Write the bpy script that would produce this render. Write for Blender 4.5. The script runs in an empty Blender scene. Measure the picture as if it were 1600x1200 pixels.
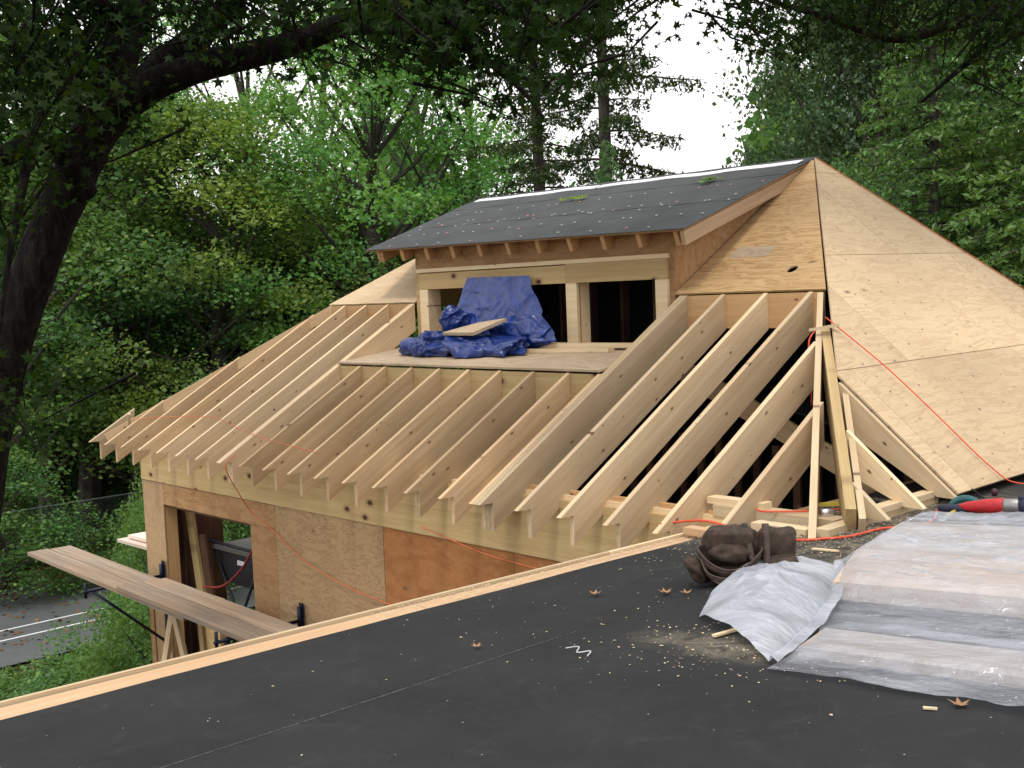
import bpy, bmesh, math, random
import numpy as np
from mathutils import Vector, Matrix
from mathutils.geometry import tessellate_polygon
random.seed(7)
rng = np.random.default_rng(7)
from mathutils import noise as mn
sc = bpy.context.scene
COL = sc.collection

# ------------------------------------------------------------------ camera
FPX = 1820.26
CAM = np.array([11.8131, -5.3122, 1.4912])
YAW, PITCH, ROLL = 0.82075, -0.08010, -0.03992
_f = np.array([-math.sin(YAW) * math.cos(PITCH), math.cos(YAW) * math.cos(PITCH), math.sin(PITCH)])
_r = np.cross(_f, [0, 0, 1]); _r /= np.linalg.norm(_r)
_u = np.cross(_r, _f)
CR = _r * math.cos(ROLL) + _u * math.sin(ROLL)
CU = -_r * math.sin(ROLL) + _u * math.cos(ROLL)
cd = bpy.data.cameras.new('camera')
cam = bpy.data.objects.new('camera', cd); COL.objects.link(cam)
cd.sensor_width = 36.0; cd.lens = FPX / 1600 * 36
cd.clip_start = 0.05; cd.clip_end = 800
cam.matrix_world = Matrix(((CR[0], CU[0], -_f[0], CAM[0]), (CR[1], CU[1], -_f[1], CAM[1]), (CR[2], CU[2], -_f[2], CAM[2]), (0, 0, 0, 1)))
sc.camera = cam

def ray(px, py):
    return CR * (px - 800) / FPX + CU * (600 - py) / FPX + _f
def at(px, py, d):
    """world point seen at photo pixel (px,py) at view depth d (metres)"""
    return CAM + ray(px, py) * d
def ground_at(px, dist, z=-5.5):
    r = ray(px, 500); h = np.array([r[0], r[1]]); h /= np.linalg.norm(h)
    return (CAM[0] + h[0] * dist, CAM[1] + h[1] * dist, z)

# ------------------------------------------------------------------ light
w = bpy.data.worlds.new('World'); sc.world = w; w.use_nodes = True
nt = w.node_tree; nt.nodes.clear()
sky = nt.nodes.new('ShaderNodeTexSky'); sky.sky_type = 'NISHITA'; sky.sun_disc = False
SUN_EL, SUN_AZ = math.radians(64), math.radians(158)
sky.sun_elevation = SUN_EL; sky.sun_rotation = SUN_AZ
sky.dust_density = 4; sky.air_density = 1.2
mixn = nt.nodes.new('ShaderNodeMix'); mixn.data_type = 'RGBA'; mixn.inputs[0].default_value = 0.88
nt.links.new(sky.outputs[0], mixn.inputs[6])
mixn.inputs[7].default_value = (13.2, 12.9, 12.9, 1)      # even white cloud cover
bg = nt.nodes.new('ShaderNodeBackground'); bg.inputs[1].default_value = 0.10
wo = nt.nodes.new('ShaderNodeOutputWorld')
nt.links.new(mixn.outputs[2], bg.inputs[0]); nt.links.new(bg.outputs[0], wo.inputs[0])
sd = bpy.data.lights.new('sun', 'SUN'); sd.energy = 1.4; sd.angle = math.radians(12); sd.color = (1, .96, .9)
so = bpy.data.objects.new('sun', sd); COL.objects.link(so)
sdir = Vector((math.sin(SUN_AZ) * math.cos(SUN_EL), math.cos(SUN_AZ) * math.cos(SUN_EL), math.sin(SUN_EL)))
so.rotation_euler = sdir.to_track_quat('Z', 'Y').to_euler()
so.location = (20, -20, 30)
sc.view_settings.view_transform = 'Standard'; sc.view_settings.look = 'None'
sc.view_settings.exposure = 0.38; sc.view_settings.gamma = 1.0
sc.view_settings.use_curve_mapping = False

# ------------------------------------------------------------------ materials
def newmat(name, rough=.8, spec=.3):
    m = bpy.data.materials.new(name); m.use_nodes = True
    n = m.node_tree.nodes; l = m.node_tree.links
    b = n['Principled BSDF']; b.inputs['Roughness'].default_value = rough
    b.inputs['Specular IOR Level'].default_value = spec
    return m, n, l, b
def coords(n, l, scale, rand=True):
    tc = n.new('ShaderNodeTexCoord'); oi = n.new('ShaderNodeObjectInfo')
    mu = n.new('ShaderNodeVectorMath'); mu.operation = 'SCALE'; mu.inputs[0].default_value = (7.3, 3.1, 5.7)
    l.new(oi.outputs['Random'], mu.inputs['Scale'])
    ad = n.new('ShaderNodeVectorMath'); ad.operation = 'ADD'
    l.new(tc.outputs['Object'], ad.inputs[0])
    if rand: l.new(mu.outputs[0], ad.inputs[1])
    mp = n.new('ShaderNodeMapping'); mp.inputs['Scale'].default_value = scale
    l.new(ad.outputs[0], mp.inputs[0])
    return mp.outputs[0], oi.outputs['Random'], ad.outputs[0]
def ramp(n, l, src, stops):
    r = n.new('ShaderNodeValToRGB'); e = r.color_ramp.elements
    e[0].position, e[0].color = stops[0][0], (*stops[0][1], 1)
    e[1].position, e[1].color = stops[-1][0], (*stops[-1][1], 1)
    for p, c in stops[1:-1]:
        k = e.new(p); k.color = (*c, 1)
    l.new(src, r.inputs[0]); return r.outputs[0]
def mixc(n, l, fac, a, b, mode='MIX'):
    x = n.new('ShaderNodeMix'); x.data_type = 'RGBA'; x.blend_type = mode
    for v, i in ((fac, 0), (a, 6), (b, 7)):
        if isinstance(v, (int, float)): x.inputs[i].default_value = v
        elif isinstance(v, tuple): x.inputs[i].default_value = (*v, 1)
        else: l.new(v, x.inputs[i])
    return x.outputs[2]
def noise(n, l, vec, scale, detail=4, rough=.55, dist=0.0):
    t = n.new('ShaderNodeTexNoise'); t.inputs['Scale'].default_value = scale; t.inputs['Detail'].default_value = detail
    t.inputs['Roughness'].default_value = rough; t.inputs['Distortion'].default_value = dist
    l.new(vec, t.inputs['Vector']); return t.outputs[0]
def bump(n, l, b, h, strength, dist=.01):
    bn = n.new('ShaderNodeBump'); bn.inputs['Strength'].default_value = strength; bn.inputs['Distance'].default_value = dist
    l.new(h, bn.inputs['Height']); l.new(bn.outputs[0], b.inputs['Normal'])

def lumber(name, c1, c2, knot=(.12, .05, .025), rough=.75, knots=True, kd=.62, ks=(2.8, .5, 6.0), kr=.028):
    """sawn softwood, grain along local X"""
    m, n, l, b = newmat(name, rough)
    v, rnd, raw = coords(n, l, (.45, 14, 14))
    g = noise(n, l, v, 1.6, 5, .6, .6)
    col = ramp(n, l, g, [(.32, c1), (.52, tuple((a + d) / 2 for a, d in zip(c1, c2))), (.7, c2)])
    f = noise(n, l, v, 9, 3, .7)
    # fine nail and pitch specks are added with the knots
    col = mixc(n, l, .22, col, f, 'OVERLAY')
    big = noise(n, l, raw, 1.3, 2)
    col = mixc(n, l, ramp(n, l, big, [(.42, (0, 0, 0)), (.7, (.25, .25, .25))]), col, (.44, .25, .11))
    # board-to-board variation
    vr = n.new('ShaderNodeMapRange'); vr.inputs[3].default_value = .74; vr.inputs[4].default_value = 1.12
    l.new(rnd, vr.inputs[0])
    sc_ = n.new('ShaderNodeVectorMath'); sc_.operation = 'SCALE'; l.new(col, sc_.inputs[0]); l.new(vr.outputs[0], sc_.inputs['Scale'])
    col = sc_.outputs[0]
    if knots:
        sx = n.new('ShaderNodeSeparateXYZ'); l.new(raw, sx.inputs[0]); cx = n.new('ShaderNodeCombineXYZ'); l.new(sx.outputs[0], cx.inputs[0]); l.new(sx.outputs[2], cx.inputs[1])
        mp = n.new('ShaderNodeMapping'); mp.inputs['Scale'].default_value = (ks[0], ks[2], 1); l.new(cx.outputs[0], mp.inputs[0])
        vo = n.new('ShaderNodeTexVoronoi'); vo.voronoi_dimensions = '2D'; vo.inputs['Scale'].default_value = 1.0; l.new(mp.outputs[0], vo.inputs['Vector'])
        k = ramp(n, l, vo.outputs['Distance'], [(kr, (1, 1, 1)), (kr * 1.7, (.35, .35, .35)), (kr * 3, (0, 0, 0))])
        # thin the knots out so that not every cell has one
        sp = n.new('ShaderNodeSeparateColor'); l.new(vo.outputs['Color'], sp.inputs[0])
        gt = n.new('ShaderNodeMath'); gt.operation = 'GREATER_THAN'; gt.inputs[1].default_value = kd; l.new(sp.outputs[0], gt.inputs[0])
        mm = n.new('ShaderNodeMath'); mm.operation = 'MULTIPLY'; l.new(k, mm.inputs[0]); l.new(gt.outputs[0], mm.inputs[1])
        col = mixc(n, l, mm.outputs[0], col, knot)
        v2 = n.new('ShaderNodeTexVoronoi'); v2.inputs['Scale'].default_value = 9.0; l.new(raw, v2.inputs['Vector'])
        k2 = ramp(n, l, v2.outputs['Distance'], [(.05, (.8, .8, .8)), (.09, (0, 0, 0))])
        s3 = n.new('ShaderNodeSeparateColor'); l.new(v2.outputs['Color'], s3.inputs[0])
        g3 = n.new('ShaderNodeMath'); g3.operation = 'GREATER_THAN'; g3.inputs[1].default_value = .6; l.new(s3.outputs[1], g3.inputs[0])
        m3 = n.new('ShaderNodeMath'); m3.operation = 'MULTIPLY'; l.new(k2, m3.inputs[0]); l.new(g3.outputs[0], m3.inputs[1])
        col = mixc(n, l, m3.outputs[0], col, (.10, .05, .03))
    l.new(col, b.inputs['Base Color'])
    bump(n, l, b, f, .25, .004)
    return m

def plywood(name, c1, c2, c3, grain=(1.0, 7.0, 7.0), waves=1.0, rough=.8):
    m, n, l, b = newmat(name, rough)
    v, rnd, raw = coords(n, l, grain)
    dn = n.new('ShaderNodeTexNoise'); dn.inputs['Scale'].default_value = 1.7; l.new(raw, dn.inputs['Vector'])
    sb = n.new('ShaderNodeVectorMath'); sb.operation = 'SUBTRACT'; sb.inputs[1].default_value = (.5, .5, .5); l.new(dn.outputs['Color'], sb.inputs[0])
    sc_ = n.new('ShaderNodeVectorMath'); sc_.operation = 'SCALE'; sc_.inputs['Scale'].default_value = 1.8 * waves; l.new(sb.outputs[0], sc_.inputs[0])
    ad = n.new('ShaderNodeVectorMath'); l.new(v, ad.inputs[0]); l.new(sc_.outputs[0], ad.inputs[1])
    g = noise(n, l, ad.outputs[0], 1.9, 6, .62, .4)
    col = ramp(n, l, g, [(.36, c1), (.47, c2), (.53, c3), (.60, c2), (.70, c1)])
    big = noise(n, l, raw, .9, 3, .6)
    col = mixc(n, l, ramp(n, l, big, [(.4, (0, 0, 0)), (.75, (.55, .55, .55))]), col, tuple(x * .72 for x in c1))
    # patches, tears and dark knots
    vo = n.new('ShaderNodeTexVoronoi'); vo.inputs['Scale'].default_value = 1.9
    mp = n.new('ShaderNodeMapping'); mp.inputs['Scale'].default_value = (.8, 1.9, 1.9); l.new(raw, mp.inputs[0]); l.new(mp.outputs[0], vo.inputs['Vector'])
    k = ramp(n, l, vo.outputs['Distance'], [(.03, (.85, .85, .85)), (.05, (.3, .3, .3)), (.10, (0, 0, 0))])
    col = mixc(n, l, k, col, (.10, .05, .03))
    fine = noise(n, l, v, 14, 4, .7)
    col = mixc(n, l, .18, col, fine, 'OVERLAY')
    vr = n.new('ShaderNodeMapRange'); vr.inputs[3].default_value = .88; vr.inputs[4].default_value = 1.10
    l.new(rnd, vr.inputs[0])
    s2 = n.new('ShaderNodeVectorMath'); s2.operation = 'SCALE'; l.new(col, s2.inputs[0]); l.new(vr.outputs[0], s2.inputs['Scale'])
    l.new(s2.outputs[0], b.inputs['Base Color'])
    bump(n, l, b, g, .35, .004)
    return m

def plain(name, c, rough=.6, metal=0.0, var=.15, nscale=30, spec=.4):
    m, n, l, b = newmat(name, rough, spec)
    v, rnd, raw = coords(n, l, (1, 1, 1))
    g = noise(n, l, raw, nscale, 4)
    col = ramp(n, l, g, [(.3, tuple(x * (1 - var) for x in c)), (.7, tuple(min(1, x * (1 + var)) for x in c))])
    l.new(col, b.inputs['Base Color']); b.inputs['Metallic'].default_value = metal
    bump(n, l, b, g, .15, .003)
    return m

M = {}
M['rafter'] = lumber('sawn_pine', (.56, .415, .25), (.69, .54, .35))
M['rafter2'] = lumber('sawn_pine_tan', (.50, .345, .19), (.63, .465, .28))
M['pale'] = lumber('pale_pine', (.62, .475, .29), (.73, .595, .39))
M['beam'] = lumber('knotty_beam', (.45, .32, .145), (.57, .43, .215), knot=(.075, .03, .018), kd=.3, ks=(1.9, .4, 3.0), kr=.045)
M['header'] = lumber('reddish_header', (.48, .285, .13), (.58, .37, .18))
M['trim'] = lumber('edge_trim_wood', (.42, .275, .155), (.53, .375, .235), knots=False)
M['old_plank'] = lumber('weathered_plank', (.24, .185, .135), (.42, .335, .25), knots=False, rough=.85)
M['white_plank'] = lumber('primed_plank', (.74, .60, .50), (.80, .70, .62), knots=False)
M['shaded_wood'] = lumber('old_wood_in_shade', (.040, .018, .013), (.075, .034, .022), knots=False, rough=.9)  # brown old framing, with the dim interior's shade put into the colour
M['ply_roof'] = plywood('roof_plywood', (.54, .40, .24), (.57, .435, .27), (.47, .335, .195), waves=.7)
M['ply_gold'] = plywood('gold_plywood', (.48, .31, .14), (.55, .37, .18), (.33, .18, .07), grain=(1.1, 11, 11), waves=.8)
M['ply_wavy'] = plywood('wavy_plywood', (.42, .275, .14), (.46, .31, .165), (.31, .185, .09), grain=(3.5, 13, 13), waves=2.0)
M['ply_corner'] = plywood('corner_plywood', (.42, .28, .15), (.45, .31, .17), (.37, .235, .12), grain=(5, 1.2, 5), waves=.5)
M['ply_red'] = plywood('orange_plywood', (.36, .155, .050), (.39, .175, .062), (.32, .13, .042), grain=(1, 2, 2), waves=.4)
M['ply_redtan'] = plywood('reddish_plywood', (.36, .205, .09), (.40, .24, .115), (.31, .16, .065), grain=(1, 3, 3), waves=.6)
M['ply_grey'] = plywood('weathered_plywood', (.40, .31, .20), (.45, .35, .24), (.34, .25, .16), grain=(1, 6, 6), waves=.6)
M['steel'] = plain('painted_dark_steel', (.012, .014, .035), .45, .3)
M['black'] = plain('black_paint', (.015, .015, .02), .5)
M['tin'] = plain('bright_tin', (.62, .62, .66), .25, .9)
M['silver'] = plain('cast_aluminium', (.30, .29, .28), .45, .8)
M['saw_grey'] = plain('saw_table_grey', (.11, .11, .10), .6)
M['red'] = plain('red_plastic', (.42, .02, .025), .4)
M['cord'] = plain('orange_rubber', (.62, .075, .03), .5, var=.1)
M['string'] = plain('faint_orange_string', (.62, .16, .07), .7, var=.1)
M['blueblack'] = plain('dark_blue_rubber', (.02, .025, .05), .6)
M['teal'] = plain('teal_cloth', (.03, .10, .11), .8)
M['yellow'] = plain('yellow_plastic', (.55, .42, .05), .5)
M['leather'] = plain('brown_leather', (.036, .022, .0135), .78, var=.65, nscale=28)
M['leather_edge'] = plain('worn_leather_edge', (.048, .031, .022), .7, var=.3, nscale=20)
M['siding'] = plain('dark_siding', (.10, .035, .025), .8)
M['white'] = plain('white_metal', (.72, .70, .74), .35, .0)
M['galv'] = plain('galvanised_steel', (.25, .29, .29), .5, .5)
M['galv_light'] = plain('scrap_white', (.5, .5, .5), .7)
M['nail'] = plain('nail_steel', (.10, .08, .07), .6)
M['paint'] = plain('road_paint', (.62, .62, .62), .8)
M['sawdust'] = plain('sawdust_chips', (.62, .50, .33), .9)
M['leafdry'] = plain('dry_leaf', (.30, .17, .08), .8, nscale=8)

def felt(name, c, dusty):
    m, n, l, b = newmat(name, .93, .12)
    tc = n.new('ShaderNodeTexCoord'); g = n.new('ShaderNodeNewGeometry')
    pos = g.outputs['Position']
    fine = noise(n, l, pos, 260, 2, .7); mid = noise(n, l, pos, 2.2, 5, .6); scuff = noise(n, l, pos, 6, 6, .75, 1.2)
    col = ramp(n, l, mid, [(.3, tuple(x * .82 for x in c)), (.7, tuple(x * 1.25 for x in c))])
    col = mixc(n, l, ramp(n, l, fine, [(.35, (0, 0, 0)), (.8, (.5, .5, .5))]), col, tuple(x * 2.0 for x in c))
    if dusty:
        # sawdust ground into the felt round the hip foot and where people walk
        sp = n.new('ShaderNodeSeparateXYZ'); l.new(pos, sp.inputs[0])
        def near(cx, cy, rx, ry):
            a = n.new('ShaderNodeVectorMath'); a.operation = 'SUBTRACT'; a.inputs[1].default_value = (cx, cy, 0)
            cxy = n.new('ShaderNodeCombineXYZ'); l.new(sp.outputs[0], cxy.inputs[0]); l.new(sp.outputs[1], cxy.inputs[1])
            l.new(cxy.outputs[0], a.inputs[0])
            d = n.new('ShaderNodeVectorMath'); d.operation = 'DIVIDE'; d.inputs[1].default_value = (rx, ry, 1); l.new(a.outputs[0], d.inputs[0])
            ln = n.new('ShaderNodeVectorMath'); ln.operation = 'LENGTH'; l.new(d.outputs[0], ln.inputs[0])
            mr = n.new('ShaderNodeMapRange'); mr.inputs[1].default_value = 1.0; mr.inputs[2].default_value = .15
            mr.inputs[3].default_value = 0; mr.inputs[4].default_value = 1; l.new(ln.outputs['Value'], mr.inputs[0])
            return mr.outputs[0]
        tot = None
        for a in ((8.2, .9, 1.1, 1.35), (8.55, .1, .9, .6), (7.7, .1, .7, .5), (9.25, -1.9, .5, .2), (8.9, -.2, .7, .5)):
            x = near(*a)
            if tot is None: tot = x
            else:
                ad = n.new('ShaderNodeMath'); ad.operation = 'MAXIMUM'; l.new(tot, ad.inputs[0]); l.new(x, ad.inputs[1]); tot = ad.outputs[0]
        mu = n.new('ShaderNodeMath'); mu.operation = 'MULTIPLY'
        l.new(tot, mu.inputs[0]); l.new(ramp(n, l, scuff, [(.40, (.12, .12, .12)), (.62, (1, 1, 1))]), mu.inputs[1])
        fl = noise(n, l, pos, 90, 3, .8)
        m2 = n.new('ShaderNodeMath'); m2.operation = 'MULTIPLY'; l.new(mu.outputs[0], m2.inputs[0])
        l.new(ramp(n, l, fl, [(.38, (.35, .35, .35)), (.6, (1, 1, 1))]), m2.inputs[1])
        col = mixc(n, l, m2.outputs[0], col, (.23, .20, .145))
        col = mixc(n, l, ramp(n, l, scuff, [(.52, (0, 0, 0)), (.80, (.08, .08, .08))]), col, (.20, .18, .14))
    l.new(col, b.inputs['Base Color'])
    bump(n, l, b, fine, .25, .003)
    return m
M['felt'] = felt('roofing_felt', (.020, .021, .0215), True)
M['felt_grey'] = felt('grey_roofing_felt', (.052, .057, .058), False)
M['void'] = plain('interior_shade_black', (.006, .006, .007), .95, spec=.05)  # near-black colour standing in for the shade inside the house

def leafmat(name, c, trans=.35, var=.5, yellow=.15, gloss=.02):
    m = bpy.data.materials.new(name); m.use_nodes = True; n = m.node_tree.nodes; l = m.node_tree.links
    n.clear(); out = n.new('ShaderNodeOutputMaterial')
    g = n.new('ShaderNodeNewGeometry')
    col = ramp(n, l, g.outputs['Random Per Island'], [(0, tuple(x * (1 - var) for x in c)), (.5, c), (1 - yellow * .5, tuple(x * (1 + var) for x in c)), (1, (c[0] * 2.6 + .02, c[1] * 1.7 + .01, c[2] * 1.0))])
    big = noise(n, l, g.outputs['Position'], .35, 3)
    col = mixc(n, l, ramp(n, l, big, [(.40, (0, 0, 0)), (.60, (.7, .7, .7))]), col, (c[0] * 1.55, c[1] * 1.2, c[2] * .75))
    d = n.new('ShaderNodeBsdfDiffuse'); t = n.new('ShaderNodeBsdfTranslucent'); gl = n.new('ShaderNodeBsdfGlossy')
    gl.inputs['Roughness'].default_value = .45
    l.new(col, d.inputs[0])
    tcol = mixc(n, l, 1.0, col, (1.25, 1.3, .6), 'MULTIPLY'); l.new(tcol, t.inputs[0])
    m1 = n.new('ShaderNodeMixShader'); m1.inputs[0].default_value = trans; l.new(d.outputs[0], m1.inputs[1]); l.new(t.outputs[0], m1.inputs[2])
    m2 = n.new('ShaderNodeMixShader'); m2.inputs[0].default_value = gloss; l.new(m1.outputs[0], m2.inputs[1]); l.new(gl.outputs[0], m2.inputs[2])
    l.new(m2.outputs[0], out.inputs[0])
    return m
L = {}
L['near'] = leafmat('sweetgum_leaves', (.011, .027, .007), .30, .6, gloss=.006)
L['maple'] = leafmat('mid_green_leaves', (.115, .275, .095), .45)
L['yellow'] = leafmat('yellow_green_leaves', (.145, .245, .075), .45)
L['dark'] = leafmat('dark_green_leaves', (.080, .175, .062), .42)
L['oak'] = leafmat('oak_leaves', (.058, .112, .056), .35)
L['spruce'] = leafmat('spruce_needles', (.036, .066, .026), .25, .4)
L['hemlock'] = leafmat('hemlock_needles', (.085, .185, .068), .32, .45)
L['shrub'] = leafmat('shrub_leaves', (.088, .195, .066), .4)
L['grass'] = leafmat('grass_blades', (.055, .105, .025), .3)
def barkmat():
    m, n, l, b = newmat('dark_furrowed_bark', .95, .1)
    g = n.new('ShaderNodeNewGeometry'); mp = n.new('ShaderNodeMapping'); mp.inputs['Scale'].default_value = (1, 1, .28); l.new(g.outputs['Position'], mp.inputs[0])
    q = noise(n, l, mp.outputs[0], 16, 5, .7, 1.0); q2 = noise(n, l, g.outputs['Position'], 2.5, 4, .6)
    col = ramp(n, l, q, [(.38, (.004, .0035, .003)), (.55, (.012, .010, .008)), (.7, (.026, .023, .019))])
    col = mixc(n, l, ramp(n, l, q2, [(.55, (0, 0, 0)), (.7, (.4, .4, .4))]), col, (.022, .027, .018))
    l.new(col, b.inputs['Base Color']); bump(n, l, b, q, 1.0, .05); return m
M['bark'] = barkmat()
M['bark_far'] = plain('grey_bark', (.055, .048, .040), .95, var=.5, nscale=4)

# ------------------------------------------------------------------ object helpers
def tag(o, label=None, cat=None, group=None, kind=None):
    if label: o['label'] = label
    if cat: o['category'] = cat
    if group: o['group'] = group
    if kind: o['kind'] = kind
    return o
def empty(name, loc=(0, 0, 0), label=None, cat=None, group=None):
    o = bpy.data.objects.new(name, None); COL.objects.link(o); o.location = loc; o.empty_display_size = .2
    return tag(o, label, cat, group)
def link(o, parent=None):
    COL.objects.link(o)
    if parent is not None:
        mw = o.matrix_basis.copy(); o.parent = parent
        o.matrix_parent_inverse = Matrix.Identity(4)
        o.matrix_basis = parent_world(parent).inverted() @ mw
    return o
def parent_world(p):
    m = p.matrix_basis.copy()
    while p.parent is not None:
        p = p.parent; m = p.matrix_basis @ m
    return m
def mesh_obj(name, verts, faces, mat, parent=None, mw=None, smooth=False):
    me = bpy.data.meshes.new(name); me.from_pydata([tuple(map(float, v)) for v in verts], [], faces); me.update()
    if mat: me.materials.append(mat)
    if smooth:
        me.polygons.foreach_set('use_smooth', [True] * len(me.polygons))
    o = bpy.data.objects.new(name, me)
    if mw is not None: o.matrix_basis = mw
    return link(o, parent)
def frame(o, x, y=None, z=None):
    """matrix with local X along x and local Z near z"""
    x = Vector(x).normalized(); z = Vector(z); z = (z - x * z.dot(x)).normalized(); y = z.cross(x)
    return Matrix(((x[0], y[0], z[0], o[0]), (x[1], y[1], z[1], o[1]), (x[2], y[2], z[2], o[2]), (0, 0, 0, 1)))
def prism_data(pts, t, holes=None):
    """outline in local XZ, thickness t along local Y (from 0 to t)"""
    loops = [pts] + (holes or [])
    allp = [p for lp in loops for p in lp]; n = len(allp)
    v = [(p[0], 0, p[1]) for p in allp] + [(p[0], t, p[1]) for p in allp]
    tri = tessellate_polygon([[Vector((p[0], p[1], 0)) for p in lp] for lp in loops])
    area = sum(pts[i][0] * pts[(i + 1) % len(pts)][1] - pts[(i + 1) % len(pts)][0] * pts[i][1] for i in range(len(pts)))
    f = []
    if not holes:
        k = list(range(n)); f += [tuple(k), tuple(reversed([i + n for i in k]))]
    else:
        for a, b_, c in tri: f += [(a, b_, c), (c + n, b_ + n, a + n)]
    s = 0
    for lp in loops:
        m = len(lp)
        for i in range(m):
            a, b_ = s + i, s + (i + 1) % m
            f.append((b_, a, a + n, b_ + n))
        s += m
    return v, f
def fixn(me):
    bm = bmesh.new(); bm.from_mesh(me); bmesh.ops.recalc_face_normals(bm, faces=bm.faces); bm.to_mesh(me); bm.free()
def prism(name, pts, t, mat, parent, mw, holes=None):
    v, f = prism_data(pts, t, holes); o = mesh_obj(name, v, f, mat, parent, mw); fixn(o.data); return o
def board(name, a, b, wy, hz, mat, parent=None, up=(0, 0, 1), cy=.5, cz=.5, ext=0):
    """rectangular board from a to b; local X along it, width wy (local Y), height hz (local Z)"""
    a, b = Vector(a), Vector(b); Lh = (b - a).length
    mw = frame(a, b - a, z=up)
    y0, y1, z0, z1 = -wy * cy, wy * (1 - cy), -hz * cz, hz * (1 - cz)
    x0, x1 = -ext, Lh + ext
    v = [(x, y, z) for x in (x0, x1) for y in (y0, y1) for z in (z0, z1)]
    f = [(0, 1, 3, 2), (4, 6, 7, 5), (0, 4, 5, 1), (2, 3, 7, 6), (0, 2, 6, 4), (1, 5, 7, 3)]
    return mesh_obj(name, v, f, mat, parent, mw)
def box(name, lo, hi, mat, parent=None):
    lo, hi = Vector(lo), Vector(hi); c = (lo + hi) / 2; d = hi - lo
    if d.x >= d.y: return board(name, (lo.x, c.y, c.z), (hi.x, c.y, c.z), d.y, d.z, mat, parent)
    return board(name, (c.x, lo.y, c.z), (c.x, hi.y, c.z), d.x, d.z, mat, parent)
def upright(name, x, y, z0, z1, wx, wy, mat, parent=None):
    return board(name, (x, y, z0), (x, y, z1), wy, wx, mat, parent, up=(1, 0, 0))
def tube_data(pts, rad, seg=8, jit=0.0, cap=True):
    pts = [np.array(p, float) for p in pts]; n = len(pts)
    rad = rad if hasattr(rad, '__len__') else [rad] * n
    V = []; F = []
    t0 = pts[1] - pts[0]; ref = np.array([0, 0, 1.]) if abs(t0[2]) < .8 * np.linalg.norm(t0) else np.array([1., 0, 0])
    for i in range(n):
        t = pts[min(i + 1, n - 1)] - pts[max(i - 1, 0)]; t /= np.linalg.norm(t) + 1e-9
        s = np.cross(t, ref); s /= np.linalg.norm(s) + 1e-9; u = np.cross(s, t); ref = u
        for k in range(seg):
            a = 2 * math.pi * k / seg; r = rad[i] * (1 + (random.uniform(-jit, jit) if jit else 0))
            V.append(tuple(pts[i] + (s * math.cos(a) + u * math.sin(a)) * r))
    for i in range(n - 1):
        for k in range(seg):
            a = i * seg + k; b_ = i * seg + (k + 1) % seg
            F.append((a, b_, b_ + seg, a + seg))
    if cap: F += [tuple(reversed(range(seg))), tuple((n - 1) * seg + k for k in range(seg))]
    return V, F
def tube(name, pts, rad, mat, parent=None, seg=8, jit=0.0, origin=None):
    V, F = tube_data(pts, rad, seg, jit)
    o0 = np.array(origin if origin is not None else pts[0], float)
    V = [tuple(np.array(v) - o0) for v in V]
    return mesh_obj(name, V, F, mat, parent, Matrix.Translation(Vector(o0)), smooth=True)
def join(parts):
    V, F = [], []
    for v, f in parts:
        k = len(V); V += list(v); F += [tuple(i + k for i in q) for q in f]
    return V, F
def smooth_path(P, sub=6):
    P = [np.array(p, float) for p in P]; out = []
    for i in range(len(P) - 1):
        p0, p1, p2, p3 = P[max(i - 1, 0)], P[i], P[i + 1], P[min(i + 2, len(P) - 1)]
        for k in range(sub):
            t = k / sub
            out.append(.5 * ((2 * p1) + (-p0 + p2) * t + (2 * p0 - 5 * p1 + 4 * p2 - p3) * t * t + (-p0 + 3 * p1 - 3 * p2 + p3) * t ** 3))
    out.append(P[-1]); return out
def fast_mesh(name, V, F, mat, n=4):
    """V (N,3), F (M,n) numpy"""
    me = bpy.data.meshes.new(name)
    me.vertices.add(len(V)); me.vertices.foreach_set('co', np.asarray(V, np.float32).ravel())
    me.loops.add(F.size); me.loops.foreach_set('vertex_index', F.astype(np.int32).ravel())
    me.polygons.add(len(F)); me.polygons.foreach_set('loop_start', np.arange(0, F.size, n, dtype=np.int32))
    me.polygons.foreach_set('loop_total', np.full(len(F), n, np.int32))
    me.update(calc_edges=True); me.validate(); me.materials.append(mat)
    return me

# ================================================================== SETTING
def slab(name, lo, hi, z, mat, kind='structure', t=.0):
    v = [(lo[0], lo[1], z), (hi[0], lo[1], z), (hi[0], hi[1], z), (lo[0], hi[1], z)]
    o = mesh_obj(name, v, [(0, 1, 2, 3)], mat); o['kind'] = kind; return o
def groundmat():
    m, n, l, b = newmat('leaf_litter_ground', .95, .1)
    g = n.new('ShaderNodeNewGeometry'); p = g.outputs['Position']
    a = noise(n, l, p, .18, 4); c = noise(n, l, p, 5, 6, .7)
    col = ramp(n, l, a, [(.38, (.040, .028, .016)), (.5, (.045, .055, .018)), (.6, (.05, .085, .022))])
    col = mixc(n, l, ramp(n, l, c, [(.5, (0, 0, 0)), (.75, (.5, .5, .5))]), col, (.12, .07, .035))
    l.new(col, b.inputs['Base Color']); bump(n, l, b, c, .5, .05); return m
gm = groundmat()
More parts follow.
